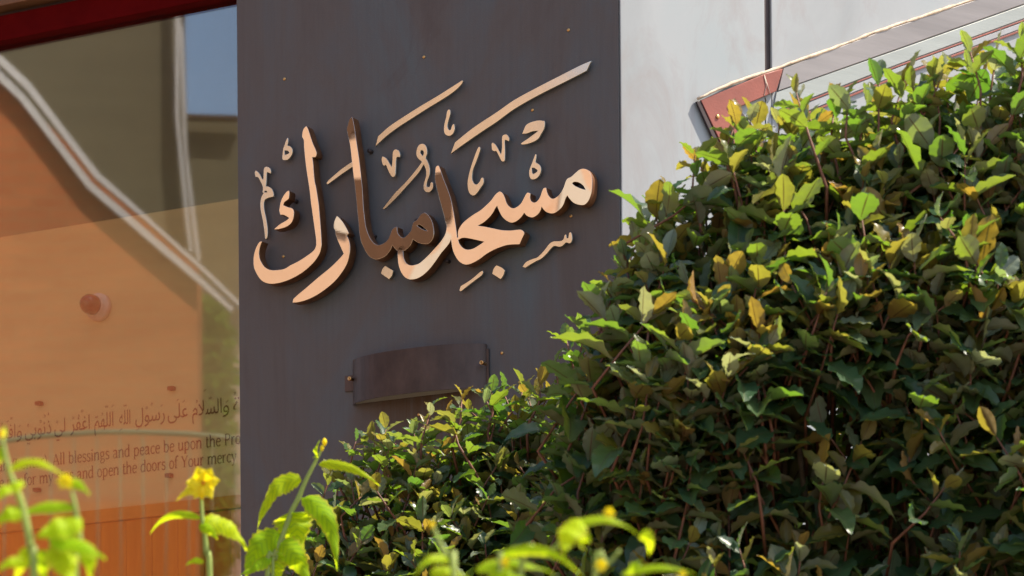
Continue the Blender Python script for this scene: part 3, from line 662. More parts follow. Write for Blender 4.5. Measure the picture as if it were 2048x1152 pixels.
def build_text():
    u0, v0 = on(W1, 240, 880, IH)
    root = empty('prayer_text_sign', W1 @ Matrix.Translation((u0, v0, IH)), 'red brown Arabic and English prayer text with small clamps on the tan interior wall', 'sign')
    def L(px, py): u, v = on(W1, px, py, IH); return (u - u0, v - v0)
    V, Fc = [], []
    # English lines (positions of known letters fix the scale)
    a0 = L(106, 929); a1 = L(449, 893); full = 'All blessings and peace be upon the '
    xh = abs(L(300, 886)[1] - L(300, 902)[1]) * 1.0
    kx = (a1[0] - a0[0]) / sum(G[c][0] for c in full); base = (a0[1] + a1[1]) / 2
    pre = 'Allah (I enter). '; wp = sum(G[c][0] for c in pre) * kx; s = pre + full + 'Prophet of Allah'
    text_serif(s, a0[0] - wp, a0[0] - wp + sum(G[c][0] for c in s) * kx, base, xh, V, Fc)
    b0 = L(48, 970); b1 = L(474, 924); full = 'for my sins and open the doors of Your mercy'
    kx = (b1[0] - b0[0]) / sum(G[c][0] for c in full); base = (b0[1] + b1[1]) / 2
    pre = 'Forgive me '; wp = sum(G[c][0] for c in pre) * kx; s = pre + full
    text_serif(s, b0[0] - wp, b0[0] - wp + sum(G[c][0] for c in s) * kx, base, xh, V, Fc)
    o = mk('english_text', vf_me(V, Fc, False), M['ink'], root); o['label'] = 'two lines of English text'
    # Arabic line, word by word (presentation forms in visual order)
    words = [('\ufe93', 467, 482), ('\ufefc\ufebc\ufedf\ufe8d', 482, 512), ('\ufeed', 446, 459), ('\ufee1\ufefc\ufeb4\ufedf\ufe8d', 385, 444), ('\ufef0\ufee0\ufecb', 336, 376),
             ('\ufedd\ufeee\ufeb3\ufead', 271, 330), ('\ufeea\ufee0\ufedf\ufe8d', 239, 261), ('\ufee2\ufeec\ufee0\ufedf\ufe8d', 189, 227), ('\ufeae\ufed4\ufecf\ufe8d', 141, 180),
             ('\ufef2\ufedf', 109, 131), ('\ufef2\ufe91\ufeee\ufee7\ufeab', 50, 103), ('\ufeed', 33, 44), ('\ufea2\ufe98\ufed3\ufe8d', -6, 31)]
    vb = L(300, 843)[1]; top = L(300, 814)[1] - vb      # alif height
    cuS = top / .71
    Vt, Ft = [], []
    for wi, (tx, xa, xb) in enumerate(words):
        cu = bpy.data.curves.new('t', 'FONT'); cu.body = tx; cu.resolution_u = 3
        me = eval_mesh(cu); co = np.array([v.co[:] for v in me.vertices])
        x0, x1 = co[:, 0].min(), co[:, 0].max(); ua, ub = L(xa, 840)[0], L(xb, 840)[0]
        b = len(Vt)
        for c in co: Vt.append((ua + (c[0] - x0) / (x1 - x0) * (ub - ua), vb + c[1] * cuS, .0016))
        Ft += [tuple(b + i for i in p.vertices) for p in me.polygons]
        bpy.data.meshes.remove(me)
    o = mk('arabic_text', vf_me(Vt, Ft, False), M['ink'], root); o['label'] = 'line of Arabic text'
    # vowel marks
    V, Fc = [], []
    def mark(kind, px, py):
        x, y = L(px, py); s = .0042
        xf = lambda a, b: (x + a * s, y + b * s)
        if kind == 'f': ribbon(V, Fc, [Vector((-1, -.6)), Vector((1, .6))], .5, xf, .002)
        elif kind == 'o': ribbon(V, Fc, [Vector((.75 * math.cos(t), .95 * math.sin(t))) for t in [i * math.pi / 5 for i in range(11)]], .42, xf, .002)
        elif kind == 'd': ribbon(V, Fc, open_cat([(.6, .4), (.1, .9), (-.2, .4), (.5, .2), (.3, -.6), (-.7, -1.1)]), .42, xf, .002)
        elif kind == 'w': ribbon(V, Fc, open_cat([(-1.2, .6), (-1.1, -.5), (-.3, -.5), (0, .4), (.2, -.5), (1, -.4), (1.1, .6)]), .4, xf, .002)
    for k, px, py in (('d', 470, 787), ('f', 455, 803), ('w', 421, 796), ('f', 410, 781), ('d', 394, 803), ('f', 368, 803), ('f', 356, 800), ('f', 324, 811), ('d', 304, 808), ('o', 294, 816), ('f', 276, 859),
                      ('w', 251, 811), ('f', 242, 860), ('f', 226, 812), ('w', 214, 813), ('d', 205, 828), ('w', 194, 834), ('o', 165, 822), ('d', 158, 832), ('o', 147, 836), ('o', 115, 844), ('d', 97, 828), ('d', 90, 832),
                      ('o', 82, 843), ('o', 57, 851), ('f', 40, 852), ('o', 23, 837), ('f', 16, 843), ('o', 4, 848)):
        mark(k, px, py)
    o = mk('vowel_marks', vf_me(V, Fc, False), M['ink'], root); o['label'] = 'small vowel marks around the Arabic line'
    cl = box_me(-.011, .011, -.0065, .0065, .0, .022, .002)
    for px, py in ((82, 808), (347, 778), (342, 952), (78, 981)):
        x, y = L(px, py); o = mk('clamp', cl, M['ink'], root); o.location = (x, y, .0005)
build_text()

# ------------------------------------------------------------------ the neighbouring houses across the garden (seen as reflections)
PL_O = COR + N1 * GH                         # plane of the window glass
def refl(p): return p - N1 * (2 * (p - PL_O).dot(N1))
RM = Matrix.Identity(4)
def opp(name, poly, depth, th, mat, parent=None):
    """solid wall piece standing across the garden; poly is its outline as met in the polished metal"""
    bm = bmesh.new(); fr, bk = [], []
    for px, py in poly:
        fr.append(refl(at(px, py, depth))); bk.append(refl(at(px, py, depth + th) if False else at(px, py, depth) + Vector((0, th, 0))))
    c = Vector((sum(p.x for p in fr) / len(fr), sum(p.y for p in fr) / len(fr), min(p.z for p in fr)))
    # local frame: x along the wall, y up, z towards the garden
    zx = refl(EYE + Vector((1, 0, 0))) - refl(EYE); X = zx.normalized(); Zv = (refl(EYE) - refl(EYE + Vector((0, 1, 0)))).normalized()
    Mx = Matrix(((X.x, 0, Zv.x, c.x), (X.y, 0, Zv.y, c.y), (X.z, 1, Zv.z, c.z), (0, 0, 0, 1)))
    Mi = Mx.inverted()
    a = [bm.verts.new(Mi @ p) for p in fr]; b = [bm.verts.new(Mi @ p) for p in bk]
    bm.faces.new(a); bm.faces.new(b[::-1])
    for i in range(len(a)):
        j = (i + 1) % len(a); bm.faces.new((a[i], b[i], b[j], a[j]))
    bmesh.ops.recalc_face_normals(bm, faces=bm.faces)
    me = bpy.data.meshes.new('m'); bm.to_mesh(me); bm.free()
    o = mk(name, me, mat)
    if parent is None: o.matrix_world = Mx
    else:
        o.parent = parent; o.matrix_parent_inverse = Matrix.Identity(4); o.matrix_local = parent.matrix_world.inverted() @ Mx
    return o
def house_root(name, px, py, depth, label, cat):
    p = refl(at(px, py, depth)); p.z = 0
    return empty(name, Matrix.Translation(p), label, cat)
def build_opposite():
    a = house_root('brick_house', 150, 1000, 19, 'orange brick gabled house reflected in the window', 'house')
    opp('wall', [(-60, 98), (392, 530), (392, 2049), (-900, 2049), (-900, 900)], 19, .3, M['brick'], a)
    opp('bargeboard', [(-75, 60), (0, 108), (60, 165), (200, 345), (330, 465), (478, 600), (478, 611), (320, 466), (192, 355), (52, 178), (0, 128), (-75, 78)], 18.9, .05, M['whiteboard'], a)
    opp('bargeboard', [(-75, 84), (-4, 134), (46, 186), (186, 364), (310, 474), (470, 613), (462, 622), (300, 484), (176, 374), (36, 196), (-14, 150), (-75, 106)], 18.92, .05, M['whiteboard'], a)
    opp('red_tint_panel', [(-900, 1016), (392, 1000), (392, 2049), (-900, 2049)], 18.95, .04, M['red_tint'], a)  # added panel that reddens the reflection over the wood boards
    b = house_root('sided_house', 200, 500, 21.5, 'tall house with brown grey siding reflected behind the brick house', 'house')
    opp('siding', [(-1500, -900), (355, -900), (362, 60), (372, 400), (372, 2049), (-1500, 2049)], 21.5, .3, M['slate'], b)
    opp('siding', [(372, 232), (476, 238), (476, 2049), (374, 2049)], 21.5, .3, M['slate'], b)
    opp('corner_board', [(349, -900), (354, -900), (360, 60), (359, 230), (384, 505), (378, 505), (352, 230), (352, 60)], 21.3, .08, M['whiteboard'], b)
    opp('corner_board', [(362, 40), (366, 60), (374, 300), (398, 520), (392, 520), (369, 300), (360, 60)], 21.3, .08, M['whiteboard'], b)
    opp('fascia', [(374, 226), (478, 230), (478, 236), (374, 233)], 21.35, .1, M['brown_refl'], b)
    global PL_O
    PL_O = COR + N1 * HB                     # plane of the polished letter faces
    c = house_root('rendered_house', 850, 600, 22, 'peach rendered house with added brown and grey patches reflected in the letters', 'house')
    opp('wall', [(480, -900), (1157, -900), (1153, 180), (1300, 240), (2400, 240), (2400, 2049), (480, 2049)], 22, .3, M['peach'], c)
    opp('brown_reflected_tone', [(704, 358), (727, 357), (820, 352), (866, 346), (905, 342), (905, 436), (880, 442), (872, 480), (840, 505), (815, 512), (806, 492), (796, 498), (790, 530), (706, 530)], 21.97, .02, M['brown_refl'], c)  # added outline, shaped so the letters mirror a brown area
    opp('brown_reflected_patch', [(680, 220), (716, 225), (716, 262), (705, 264), (697, 277), (680, 270)], 21.97, .02, M['brown_refl'], c)  # added too, mirrored as brown in the tip of the upright
    opp('grey_reflected_patch', [(812, 570), (832, 528), (876, 500), (892, 462), (903, 470), (903, 570)], 21.97, .02, M['grey_refl'], c)  # this and the next two: added shapes mirrored as grey in single letters
    opp('grey_reflected_patch', [(1128, 345), (1160, 338), (1166, 352), (1172, 372), (1184, 384), (1188, 430), (1115, 430)], 21.97, .02, M['grey_refl'], c)
    opp('grey_reflected_patch', [(664, 426), (698, 436), (696, 468), (668, 460)], 21.97, .02, M['grey_refl'], c)
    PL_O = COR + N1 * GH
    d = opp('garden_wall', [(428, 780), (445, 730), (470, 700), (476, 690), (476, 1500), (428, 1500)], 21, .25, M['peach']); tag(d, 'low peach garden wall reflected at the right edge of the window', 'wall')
    # curved railing
    r = house_root('garden_railing', 240, 870, 16, 'thin curved grey green railing reflected across the text', 'railing')
    V, Fc = [], []; path = [(-60, 900), (0, 884), (60, 876), (130, 870), (210, 865), (290, 865), (370, 868), (430, 873), (480, 880)]
    dd = 16; off = r.matrix_world.translation
    P3 = [refl(at(x, y, dd)) - off for x, y in path]
    tube_np(P3, [.0145] * len(P3), 8, V, Fc); mk('handrail', vf_me(V, Fc), M['railgreen'], r)
    for i in range(11):
        x = 10 + 46 * i; y = np.interp(x, [p[0] for p in path], [p[1] for p in path])
        V, Fc = [], []; tube_np([refl(at(x, y, dd)) - off, refl(at(x, 1500, dd)) - off], [.004, .004], 6, V, Fc); mk('baluster', vf_me(V, Fc), M['railgreen'], r)
    # tree between the houses
    t = house_root('garden_tree', 430, 900, 20, 'small green tree reflected beside the brick house', 'tree')
    off = t.matrix_world.translation; V, Fc = [], []
    tube_np([Vector((0, 0, 0)), refl(at(432, 1000, 20)) - off], [.09, .05], 8, V, Fc); mk('trunk', vf_me(V, Fc), M['bark'], t)
    V, Fc = [], []; rr = random.Random(5)
    for i in range(2600):
        x = rr.gauss(428, 18); y = rr.uniform(590, 1150)
        if y < 700 and x > 405 + (y - 590) * .6 + 25: continue
        x = min(max(x, 396), 474); p = refl(at(x, y, 20 + rr.uniform(-.35, .35))) - off
        q = Vector([rr.gauss(0, 1) for _ in range(3)]).normalized() * .05; s = q.orthogonal().normalized() * .028
        b = len(V); V += [p - q, p + s, p + q, p - s]; Fc.append((b, b + 1, b + 2, b + 3))
    o = mk('crown', vf_me(V, Fc, False), M['farleaf'], t)
build_opposite()

# ------------------------------------------------------------------ leaves
def leaf_mesh(seed, L=1.0, Wd=.46, nu=4, nv=11, wave=.03, acum=1.0, fold=.22, curl=.14, teeth=0):
    rr = random.Random(seed); V = []; Fc = []; UV = []
    ph = rr.uniform(0, 6); ph2 = rr.uniform(0, 6); tw = rr.uniform(-.25, .25)
    for j in range(nv + 1):
        t = j / nv
        wv = (math.sin(math.pi * min(1, t ** 1.04)) ** .75) if acum == 1 else (math.sin(math.pi * t ** .62) ** 1.15)
        wv = max(wv, .015) * Wd / 2
        for i in range(nu + 1):
            s = -1 + 2 * i / nu
            x = s * wv; e = abs(s) ** 2
            z = abs(x) * fold * 2 * (1 - .3 * t) - curl * t * t + e * wave * math.sin(t * 24 + ph + (2 if s > 0 else 0)) + tw * x * t
            if abs(s) == 1:
                x *= 1 + .03 * math.sin(t * 34 + ph2 + s)
                if teeth: x *= 1 + (.10 if j % 2 else -.06)
            V.append((x * L, (t + .05) * L, z * L)); UV.append((i / nu, t))
    for j in range(nv):
        for i in range(nu):
            a = j * (nu + 1) + i; Fc.append((a, a + 1, a + nu + 2, a + nu + 1))
    # petiole
    b = len(V); r = .012 * L
    V += [(-r, -.06 * L, 0), (r, -.06 * L, 0), (r, .07 * L, .002 * L), (-r, .07 * L, .002 * L)]; UV += [(.5, 0)] * 4
    Fc.append((b, b + 1, b + 2, b + 3))
    return np.array(V), np.array(Fc), np.array(UV)
TPL = [leaf_mesh(i, Wd=w_, fold=f_, curl=c_, wave=wa) for i, (w_, f_, c_, wa) in enumerate([(.54, .2, .12, .035), (.48, .3, .22, .04), (.58, .15, .05, .04), (.46, .35, .34, .035), (.52, .25, -.08, .04), (.62, .12, .18, .045), (.50, .22, .5, .04), (.44, .5, .1, .03)])]
def put_uv(me, uvv, loops):
    uvl = me.uv_layers.new(name='UVMap'); uvl.data.foreach_set('uv', uvv[loops].astype(np.float32).ravel())
def tpl_mesh(k, young):
    V, Fc, UV = TPL[k]; me = bpy.data.meshes.new('leaf'); me.from_pydata(V.tolist(), [], Fc.tolist()); me.update(); smooth(me)
    put_uv(me, UV, Fc.ravel())
    a = me.attributes.new('young', 'FLOAT', 'POINT'); a.data.foreach_set('value', np.full(len(V), float(young), np.float32))
    me.materials.append(M['leaf']); return me
TM = {(k, y): tpl_mesh(k, y) for k in range(len(TPL)) for y in (0, .5, 1)}

def basis(d, n):
    d = d.normalized(); n = (n - d * n.dot(d)).normalized(); x = d.cross(n)
    return Matrix(((x.x, d.x, n.x), (x.y, d.y, n.y), (x.z, d.z, n.z)))
def make_shrub(label, tips, leaf_len, seed, trunk_base, boughs):
    rr = random.Random(seed)
    root = empty('evergreen_shrub', Matrix.Translation(trunk_base), label, 'shrub', 'evergreen shrubs against the wall')
    leaves = []; V, Fc = [], []
    for tip, direc, ln, vig in tips:
        s = direc.normalized(); side = s.orthogonal().normalized()
        bend = Vector((rr.gauss(0, .12), rr.gauss(0, .12), 0))
        base = tip - s * ln - bend * ln * .6
        pts = [base, base.lerp(tip, .5) - bend * ln * .25 , tip]
        inw = Vector(((trunk_base.x - base.x) * .10, (trunk_base.y - base.y) * .35, -.10))
        pts = [base + inw, base, (base + tip) / 2 + Vector((rr.gauss(0, .012), rr.gauss(0, .012), 0)), tip]
        tube_np([p - trunk_base for p in pts], [.0046, .0038, .0028, .0014], 5, V, Fc)
        young_tip = rr.random() < .55
        nl = max(6, 1 + int(ln / (leaf_len * .205))); az = rr.uniform(0, 6.28); y2 = side.cross(s)
        for i in range(nl):
            f = i / (nl - 1)                        # 0 base .. 1 tip
            p = base.lerp(tip, .02 + .98 * f ** .7)
            az += 2.4 + rr.gauss(0, .25)
            r = side * math.cos(az) + y2 * math.sin(az)
            el = R(8 + 58 * f ** 1.7 + rr.gauss(0, 10))
            d = r * math.cos(el) + s * math.sin(el)
            n = s * math.cos(el) - r * math.sin(el)
            if f < .75: d = d + Vector((0, 0, -.22 * rr.random())); n = n + Vector((rr.gauss(0, .25), rr.gauss(0, .25), rr.gauss(0, .2) + .15))
            else: n = n + Vector((rr.gauss(0, .2), rr.gauss(0, .2), 0))
            L = leaf_len * vig * (1.15 - .50 * f ** 2) * rr.uniform(.70, 1.18)
            yg = 1 if (f > .62 and rr.random() < (.8 if young_tip else .12)) else (.5 if f > .5 and rr.random() < .4 else 0)
            B3 = basis(d, n)
            leaves.append((p, B3, L, rr.randrange(len(TPL)), yg, rr.random()))
    # visibility: which leaves show largest
    VV, FF = [], []; uvs = []; yv = []; tv = []
    nv = len(TPL[0][0]); nf = len(TPL[0][1])
    arr = np.zeros((len(leaves), nv, 3)); fac = np.zeros((len(leaves), nf, 4), dtype=np.int64)
    for i, (p, B3, L, k, yg, tn) in enumerate(leaves):
        arr[i] = (TPL[k][0] * L) @ np.array(B3).T + np.array(p)
        fac[i] = TPL[k][1] + i * nv
    bv = BVHTree.FromPolygons(arr.reshape(-1, 3).tolist(), fac.reshape(-1, 4).tolist())
    score = []
    for i, (p, B3, L, k, yg, tn) in enumerate(leaves):
        sc_ = 0
        for f in (.25, .5, .8):
            q = Vector(p) + B3 @ Vector((.06 * L, f * L, .03 * L)); dv = q - EYE; dist = dv.length
            hit = bv.ray_cast(EYE, dv.normalized(), dist + .1)
            if hit[0] is not None and hit[2] // nf == i: sc_ += 1
        nrm = B3 @ Vector((0, 0, 1)); vd = (Vector(p) - EYE).normalized()
        pj = CM.inverted() @ Vector(p); X = CX + pj.x / -pj.z * F; Y = HY - pj.y / -pj.z * F
        if not (-20 < X < 2068 and -20 < Y < 1172): sc_ = 0
        score.append(sc_ * (.15 + abs(nrm.dot(vd))) * L * L)
    order = sorted(range(len(leaves)), key=lambda i: -score[i]); top = set(order[:300])
    for i in order[:300]:
        p, B3, L, k, yg, tn = leaves[i]
        o = bpy.data.objects.new('leaf', TM[(k, yg)]); COL.objects.link(o); o.parent = root
        o.matrix_local = Matrix.Translation(p - trunk_base) @ B3.to_4x4() @ Matrix.Scale(L, 4)
    rest = [i for i in range(len(leaves)) if i not in top]; nr = len(rest)
    a2 = arr[rest] - np.array(trunk_base); me = bpy.data.meshes.new('foliage')
    f2 = np.concatenate([TPL[leaves[i][3]][1] + j * nv for j, i in enumerate(rest)])
    me.vertices.add(nr * nv); me.vertices.foreach_set('co', a2.ravel().astype(np.float32))
    me.loops.add(f2.size); me.loops.foreach_set('vertex_index', f2.ravel().astype(np.int32))
    me.polygons.add(len(f2)); me.polygons.foreach_set('loop_start', np.arange(0, f2.size, 4, dtype=np.int32)); me.polygons.foreach_set('loop_total', np.full(len(f2), 4, np.int32))
    me.update(calc_edges=True); smooth(me)
    uv = np.concatenate([TPL[leaves[i][3]][2] for i in rest]); put_uv(me, uv, f2.ravel())
    a = me.attributes.new('young', 'FLOAT', 'POINT'); a.data.foreach_set('value', np.repeat([leaves[i][4] for i in rest], nv).astype(np.float32))
    a = me.attributes.new('tint', 'FLOAT', 'POINT'); a.data.foreach_set('value', np.repeat([leaves[i][5] for i in rest], nv).astype(np.float32))
    tag(mk('foliage', me, M['leaf'], root), kind='stuff')
    tag(mk('twigs', vf_me(V, Fc), M['stem'], root), kind='stuff')
    # fine inner branchwork
    V, Fc = [], []
    for pts, r0, r1 in boughs:
        for k in range(9 if leaf_len > .1 else 0):
            q = pts[1 + k % 3].lerp(pts[min(3, 2 + k % 3)] if k % 3 < 2 else pts[2], rr.random())
            e = q + Vector((rr.gauss(0, .15), rr.gauss(0, .10), rr.uniform(-.04, .14))); mid = q.lerp(e, .5) + Vector((rr.gauss(0, .015), rr.gauss(0, .015), 0))
            tube_np([q - trunk_base, mid - trunk_base, e - trunk_base], [.0045, .0034, .002], 5, V, Fc)
    tag(mk('branchwork', vf_me(V, Fc), M['bark'], root), kind='stuff')
    # boughs
    for pts, r0, r1 in boughs:
        V, Fc = [], []; n = len(pts)
        tube_np([p - trunk_base for p in pts], [r0 + (r1 - r0) * i / (n - 1) for i in range(n)], 7, V, Fc)
        mk('bough', vf_me(V, Fc), M['bark'], root)
    print(label, len(leaves), 'leaves', len(tips), 'shoots')

def interp(x, tab): return float(np.interp(x, [t[0] for t in tab], [t[1] for t in tab]))
def shrub_tips(top_tab, x0, x1, dc, dw, n, zlow, seed, open_tab=None, lean=.3, ln=(.12, .26), down=None):
    """shoots over the body whose top edge (row in the picture at the ridge depth) is top_tab"""
    rr = random.Random(seed); tips = []
    tries = 0
    while len(tips) < n and tries < n * 30:
        tries += 1
        px = rr.uniform(x0, x1); yt = interp(px, top_tab)
        ridge = at(px, yt, dc)
        H = ridge.z; z = zlow + (H - zlow) * (rr.random() ** .85)
        f = (z - zlow) / (H - zlow)
        wy = dw * math.sqrt(max(0, 1 - max(0, (f - .25) / .75) ** 2.6)) + .03
        lump = noise.noise(Vector((ridge.x * 3.1, z * 3.1, seed))) * .16
        side = -1 if rr.random() < .70 else 1
        layer = abs(rr.gauss(0, .10)) if rr.random() < .75 else rr.uniform(.1, wy + .05)
        y = dc + side * (wy - layer) + (lump if side < 0 else 0)
        p = Vector((ridge.x * (y / dc) ** .3, y, z - abs(rr.gauss(0, .03))))
        outw = Vector((0, side * (.9 - .6 * f), 0))
        if open_tab and side < 0:                                 # thin patches low inside
            pj = CM.inverted() @ p; X = CX + pj.x / -pj.z * F; Y = HY - pj.y / -pj.z * F
            den = 1.0
            for (ox, oy, rx, ry, k) in open_tab:
                q = ((X - ox) / rx) ** 2 + ((Y - oy) / ry) ** 2
                if q < 1: den = min(den, 1 - k * (1 - q) ** .5)
            if rr.random() > den: continue
        d = Vector((rr.gauss(0, .40), 0, 1.0)) + outw * lean * 2 + Vector((0, rr.gauss(0, .2), 0))
        tips.append((p, d, rr.uniform(*ln), rr.uniform(.82, 1.15)))
    for i in range(int(n * .06)):                    # strong upright shoots standing out of the top
        px = x0 + (x1 - x0) * (i + rr.random()) / (n * .06); y = dc + rr.uniform(-dw * .5, dw * .2)
        p = at(px, interp(px, top_tab) - rr.uniform(10, 55), dc); p = Vector((p.x, y, p.z))
        tips.append((p, Vector((rr.gauss(0, .22), rr.gauss(0, .15), 1)), rr.uniform(ln[0], ln[1] * .9), rr.uniform(.75, .95)))
    return tips
# profiles of the two shrubs
TOPA = [(1120, 1080), (1160, 860), (1200, 690), (1235, 590), (1275, 500), (1330, 435), (1400, 385), (1480, 300), (1560, 292), (1640, 266), (1760, 240), (1830, 208), (1920, 195), (2048, 175), (2300, 160)]
TOPB = [(560, 1500), (600, 1150), (640, 1050), (680, 975), (720, 930), (770, 895), (830, 910), (880, 880), (930, 865), (980, 815), (1040, 800), (1100, 775), (1160, 730), (1250, 700), (1400, 690), (1560, 760)]
def boughs_for(base, targets, seed, r0=.022):
    rr = random.Random(seed); res = []
    for i, t in enumerate(targets):
        b = base + Vector((rr.gauss(0, .12), rr.gauss(0, .06), 0)); m1 = b.lerp(t, .35) + Vector((rr.gauss(0, .06), rr.gauss(0, .05), .1)); m2 = b.lerp(t, .7) + Vector((rr.gauss(0, .05), rr.gauss(0, .05), .05))
        res.append(([b, m1, m2, t], r0 * rr.uniform(.6, 1), .004))
    return res
def build_shrubs():
    rr = random.Random(21)
    dB = 7.62
    tips = shrub_tips(TOPB, 600, 1560, dB, .30, 680, 2.35, 11, None, .28, (.10, .20))
    baseB = at(1080, 1152, dB); baseB.z = 1.15
    tg = [at(rr.uniform(700, 1350), rr.uniform(1000, 1140), dB + rr.uniform(-.15, .15)) for _ in range(16)]
    make_shrub('lower small-leaved evergreen shrub in front of the dark wall below the lamp', tips, .080, 31, baseB, boughs_for(baseB, tg, 1, .016))
    dA = 6.85
    holes = [(1640, 880, 190, 210, .78), (1900, 930, 230, 200, .68), (1480, 1000, 120, 170, .5), (1560, 700, 130, 100, .35), (1250, 1100, 120, 120, .3)]
    tips = shrub_tips(TOPA, 1150, 2260, dA, .42, 950, 2.30, 12, holes, .30, (.14, .28))
    baseA = at(1700, 1152, dA); baseA.z = 1.15
    tg = [at(rr.uniform(1300, 2150), rr.uniform(560, 1000), dA + rr.uniform(-.25, .3)) for _ in range(46)]
    bo = boughs_for(baseA, tg, 2, .024)
    for px, d in ((1630, 6.9), (1655, 7.0), (1760, 7.1), (1880, 6.8), (1560, 7.1), (1980, 7.0)):
        b = at(px, 1300, d); b.z = 1.15; t = at(px + rr.uniform(-90, 60), 560, d); bo.append(([b, b.lerp(t, .4) + Vector((rr.gauss(0, .03), 0, 0)), b.lerp(t, .7) + Vector((rr.gauss(0, .04), 0, 0)), t], .019, .006))
    make_shrub('tall large-leaved evergreen shrub in front of the pale wall on the right', tips, .100, 32, baseA, bo)
build_shrubs()

# ------------------------------------------------------------------ yellow-flowered plants close to the camera
def kleaf_mesh(P0, Pc, P1, wd, face, tw=0.0, teeth=True, nv=18):
    """leaf along the quadratic P0-Pc-P1 (3-D), width wd, blade normal near face"""
    V, Fc, UV = [], [], []; nu = 4
    for j in range(nv + 1):
        t = j / nv
        p = P0 * (1 - t) ** 2 + Pc * 2 * t * (1 - t) + P1 * t * t
        tg = ((Pc - P0) * (1 - t) + (P1 - Pc) * t).normalized()
        f = Matrix.Rotation(tw * t, 3, tg) @ face
        x = tg.cross(f).normalized(); n = x.cross(tg).normalized()
        w_ = wd / 2 * max(.02, math.sin(math.pi * min(1, t ** .60)) ** .95 * (1 - .25 * t))
        for i in range(nu + 1):
            s = -1 + 2 * i / nu; k = w_ * s
            if abs(s) == 1 and teeth: k *= 1.10 if j % 2 else .92
            V.append(p + x * k - n * abs(k) * .35 + n * .06 * wd * math.sin(t * 16 + s)); UV.append((i / nu, t))
    for j in range(nv):
        for i in range(nu):
            a = j * (nu + 1) + i; Fc.append((a, a + 1, a + nu + 2, a + nu + 1))
    me = vf_me(V, Fc); put_uv(me, np.array(UV), np.array(Fc).ravel()); return me
def make_kerria(label, depth, stems, leaves, flowers, seed):
    rr = random.Random(seed); b0 = at(stems[0][-1][0], 1152, depth); b0.z = 1.15
    root = empty('yellow_flower_plant', Matrix.Translation(b0), label, 'plant', 'yellow-flowered plants in the foreground')
    for st in stems:
        V, Fc = [], []; pts = [at(x, y, depth) - b0 for x, y in st]
        last = pts[-1]; pts.append(last + Vector((0, .03, -.45))); pts.append(Vector((last.x * .3, 0, 0)))
        r = [.0022 + .0032 * min(1, i / 4) for i in range(len(pts))]
        # smooth
        q = open_cat3(pts); rad = [np.interp(i / (len(q) - 1) * (len(pts) - 1), range(len(pts)), r) for i in range(len(q))]
        tube_np(q, rad, 7, V, Fc); mk('stem', vf_me(V, Fc), M['kstem'], root)
    pxm = depth / F
    for lf in leaves:
        (x0, y0), (xc, yc), (x1, y1), wpx = lf[:4]
        dz = rr.uniform(-.04, .04)
        P0 = at(x0, y0, depth) - b0; P1 = at(x1, y1, depth + dz) - b0; Pc = at(xc, yc, depth + dz * .5 - .02) - b0
        face = Vector((rr.uniform(-.3, .3), -1, rr.uniform(.1, .6))).normalized()
        me = kleaf_mesh(P0, Pc, P1, wpx * pxm, face, rr.uniform(-.5, .5), wpx > 20)
        mk('leaf', me, M['kleaf'], root)
    for x, y, s, kind in flowers:
        c = at(x, y, depth - .01) - b0; s = s * pxm
        if kind == 'f':
            for k in range(6):
                an = k * 1.047 + rr.uniform(-.2, .2); d = Vector((math.cos(an), -.25 + rr.uniform(-.2, .2), math.sin(an)))
                me = kleaf_mesh(c, c + d * s * .35 + Vector((0, -.12 * s, 0)), c + d * s * .55 + Vector((0, 0, -.05 * s)), s * .50, Vector((0, -1, .15)), 0, False, 8)
                mk('petal', me, M['petal'], root)
            me = lathe_me([(.05 * s, -.05 * s), (.09 * s, 0), (.06 * s, .06 * s), (.01 * s, .12 * s)], 12); o = mk('flower_centre', me, M['core'], root)
            o.location = c + Vector((0, -.03 * s, 0)); o.rotation_euler = (R(80), 0, 0)
        elif kind == 'p':
            e = at(352, 1003, depth) - b0
            mk('petal', kleaf_mesh(c, c.lerp(e, .5) + Vector((0, -.02, .3 * s)), e, s * .62, Vector((0, -1, .4)).normalized(), .3, False, 8), M['petal'], root)
        elif kind == 'b':
            me = lathe_me([(.02 * s, -.6 * s), (.22 * s, -.35 * s), (.34 * s, 0), (.26 * s, .32 * s), (.02 * s, .55 * s)], 12)
            o = mk('bud', me, M['core'] if s < .009 else M['petal'], root); o.location = c
def open_cat3(P, sub=4):
    o = []
    for i in range(len(P) - 1):
        p1, p2 = P[i], P[i + 1]; p0 = P[i - 1] if i else p1; p3 = P[i + 2] if i + 2 < len(P) else p2
        for s in range(sub):
            t = s / sub; o.append(.5 * ((2 * p1) + (p2 - p0) * t + (2 * p0 - 5 * p1 + 4 * p2 - p3) * t * t + (3 * p1 - p0 - 3 * p2 + p3) * t ** 3))
    return o + [P[-1]]
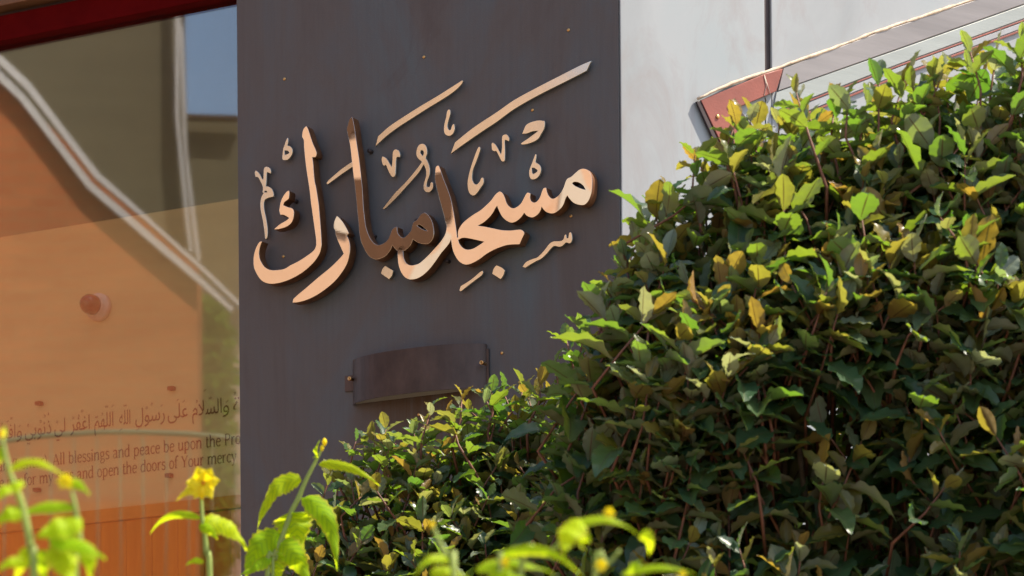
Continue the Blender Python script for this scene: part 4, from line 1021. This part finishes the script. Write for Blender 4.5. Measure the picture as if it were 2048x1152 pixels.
def build_kerria():
    make_kerria('bright green plant with arching leaves and a pale yellow bud at the left edge', 3.9,
        [[(3, 872), (10, 905), (20, 947), (38, 991), (51, 1040), (65, 1108), (68, 1152)], [(143, 985), (150, 1010), (157, 1056), (160, 1100), (150, 1152)], [(120, 1085), (128, 1120), (135, 1152)]],
        [((17, 940), (70, 895), (137, 962), 26), ((132, 962), (158, 962), (180, 990), 26), ((45, 962), (10, 970), (-30, 1012), 40), ((150, 1018), (80, 996), (-5, 1052), 30),
         ((165, 1040), (110, 1055), (70, 1076), 56), ((100, 1075), (160, 1085), (212, 1118), 52), ((60, 1132), (20, 1108), (-10, 1150), 26), ((45, 1022), (20, 1020), (-15, 1050), 40),
         ((110, 1085), (130, 1120), (150, 1175), 70), ((5, 895), (-10, 915), (-25, 950), 30), ((3, 880), (12, 860), (8, 850), 12), ((165, 1085), (185, 1115), (180, 1160), 44), ((60, 1095), (40, 1120), (30, 1165), 34), ((90, 1100), (80, 1130), (95, 1170), 40)],
        [(131, 962, 34, 'f'), (4, 868, 16, 'b')], 1)
    make_kerria('single upright stem with a bright yellow flower on top, left of the dark wall edge', 5.3,
        [[(401, 985), (403, 1005), (405, 1040), (410, 1070), (414, 1110), (420, 1160)]],
        [((403, 1037), (335, 1010), (300, 1068), 18), ((400, 1044), (465, 1035), (494, 1102), 52), ((408, 1125), (388, 1112), (370, 1133), 16), ((400, 1048), (420, 1056), (436, 1080), 26)],
        [(407, 966, 64, 'f'), (398, 976, 44, 'p'), (404, 984, 26, 'b')], 2)
    make_kerria('leafy bright green plant with a yellow bud in front of the dark wall', 6.1,
        [[(649, 884), (640, 905), (630, 925), (612, 960), (595, 1000), (582, 1025), (565, 1072), (548, 1110), (535, 1152)], [(560, 1085), (552, 1120), (545, 1160)]],
        [((636, 928), (700, 920), (760, 972), 24), ((603, 962), (538, 945), (514, 1064), 46), ((603, 996), (668, 1005), (674, 1142), 52), ((585, 1024), (590, 1040), (603, 1122), 88), ((560, 1070), (505, 1075), (492, 1160), 66),
         ((558, 1085), (590, 1100), (622, 1175), 64), ((634, 915), (622, 908), (640, 880), 14), ((575, 1050), (560, 1058), (548, 1095), 26), ((545, 1110), (510, 1135), (480, 1150), 30), ((555, 1100), (545, 1130), (560, 1175), 50)],
        [(649, 884, 15, 'b'), (644, 896, 12, 'b')], 3)
    make_kerria('blurred bright green plant with small yellow flowers in front of the shrubs at bottom centre', 3.9,
        [[(864, 1049), (880, 1085), (900, 1128), (908, 1156)], [(1165, 1048), (1130, 1080), (1090, 1110), (1040, 1156)], [(1240, 1100), (1215, 1130), (1190, 1160)], [(1010, 1120), (1005, 1140), (1000, 1156)]],
        [((905, 1124), (852, 1095), (828, 1160), 20), ((1163, 1040), (1128, 1060), (1128, 1112), 62), ((1150, 1053), (1210, 1015), (1275, 1068), 22), ((995, 1112), (1100, 1072), (1165, 1155), 24),
         ((950, 1142), (1030, 1105), (1110, 1150), 34), ((1250, 1148), (1262, 1132), (1284, 1122), 22), ((1285, 1062), (1300, 1075), (1298, 1112), 30), ((975, 1160), (1010, 1130), (1060, 1165), 34), ((1180, 1070), (1155, 1080), (1170, 1102), 30),
         ((860, 1150), (890, 1128), (940, 1158), 28), ((1240, 1150), (1320, 1120), (1390, 1148), 20)],
        [(1218, 1026, 24, 'f'), (1202, 1130, 26, 'f'), (1010, 1125, 20, 'f'), (864, 1049, 14, 'b'), (1365, 1148, 18, 'f')], 4)
build_kerria()
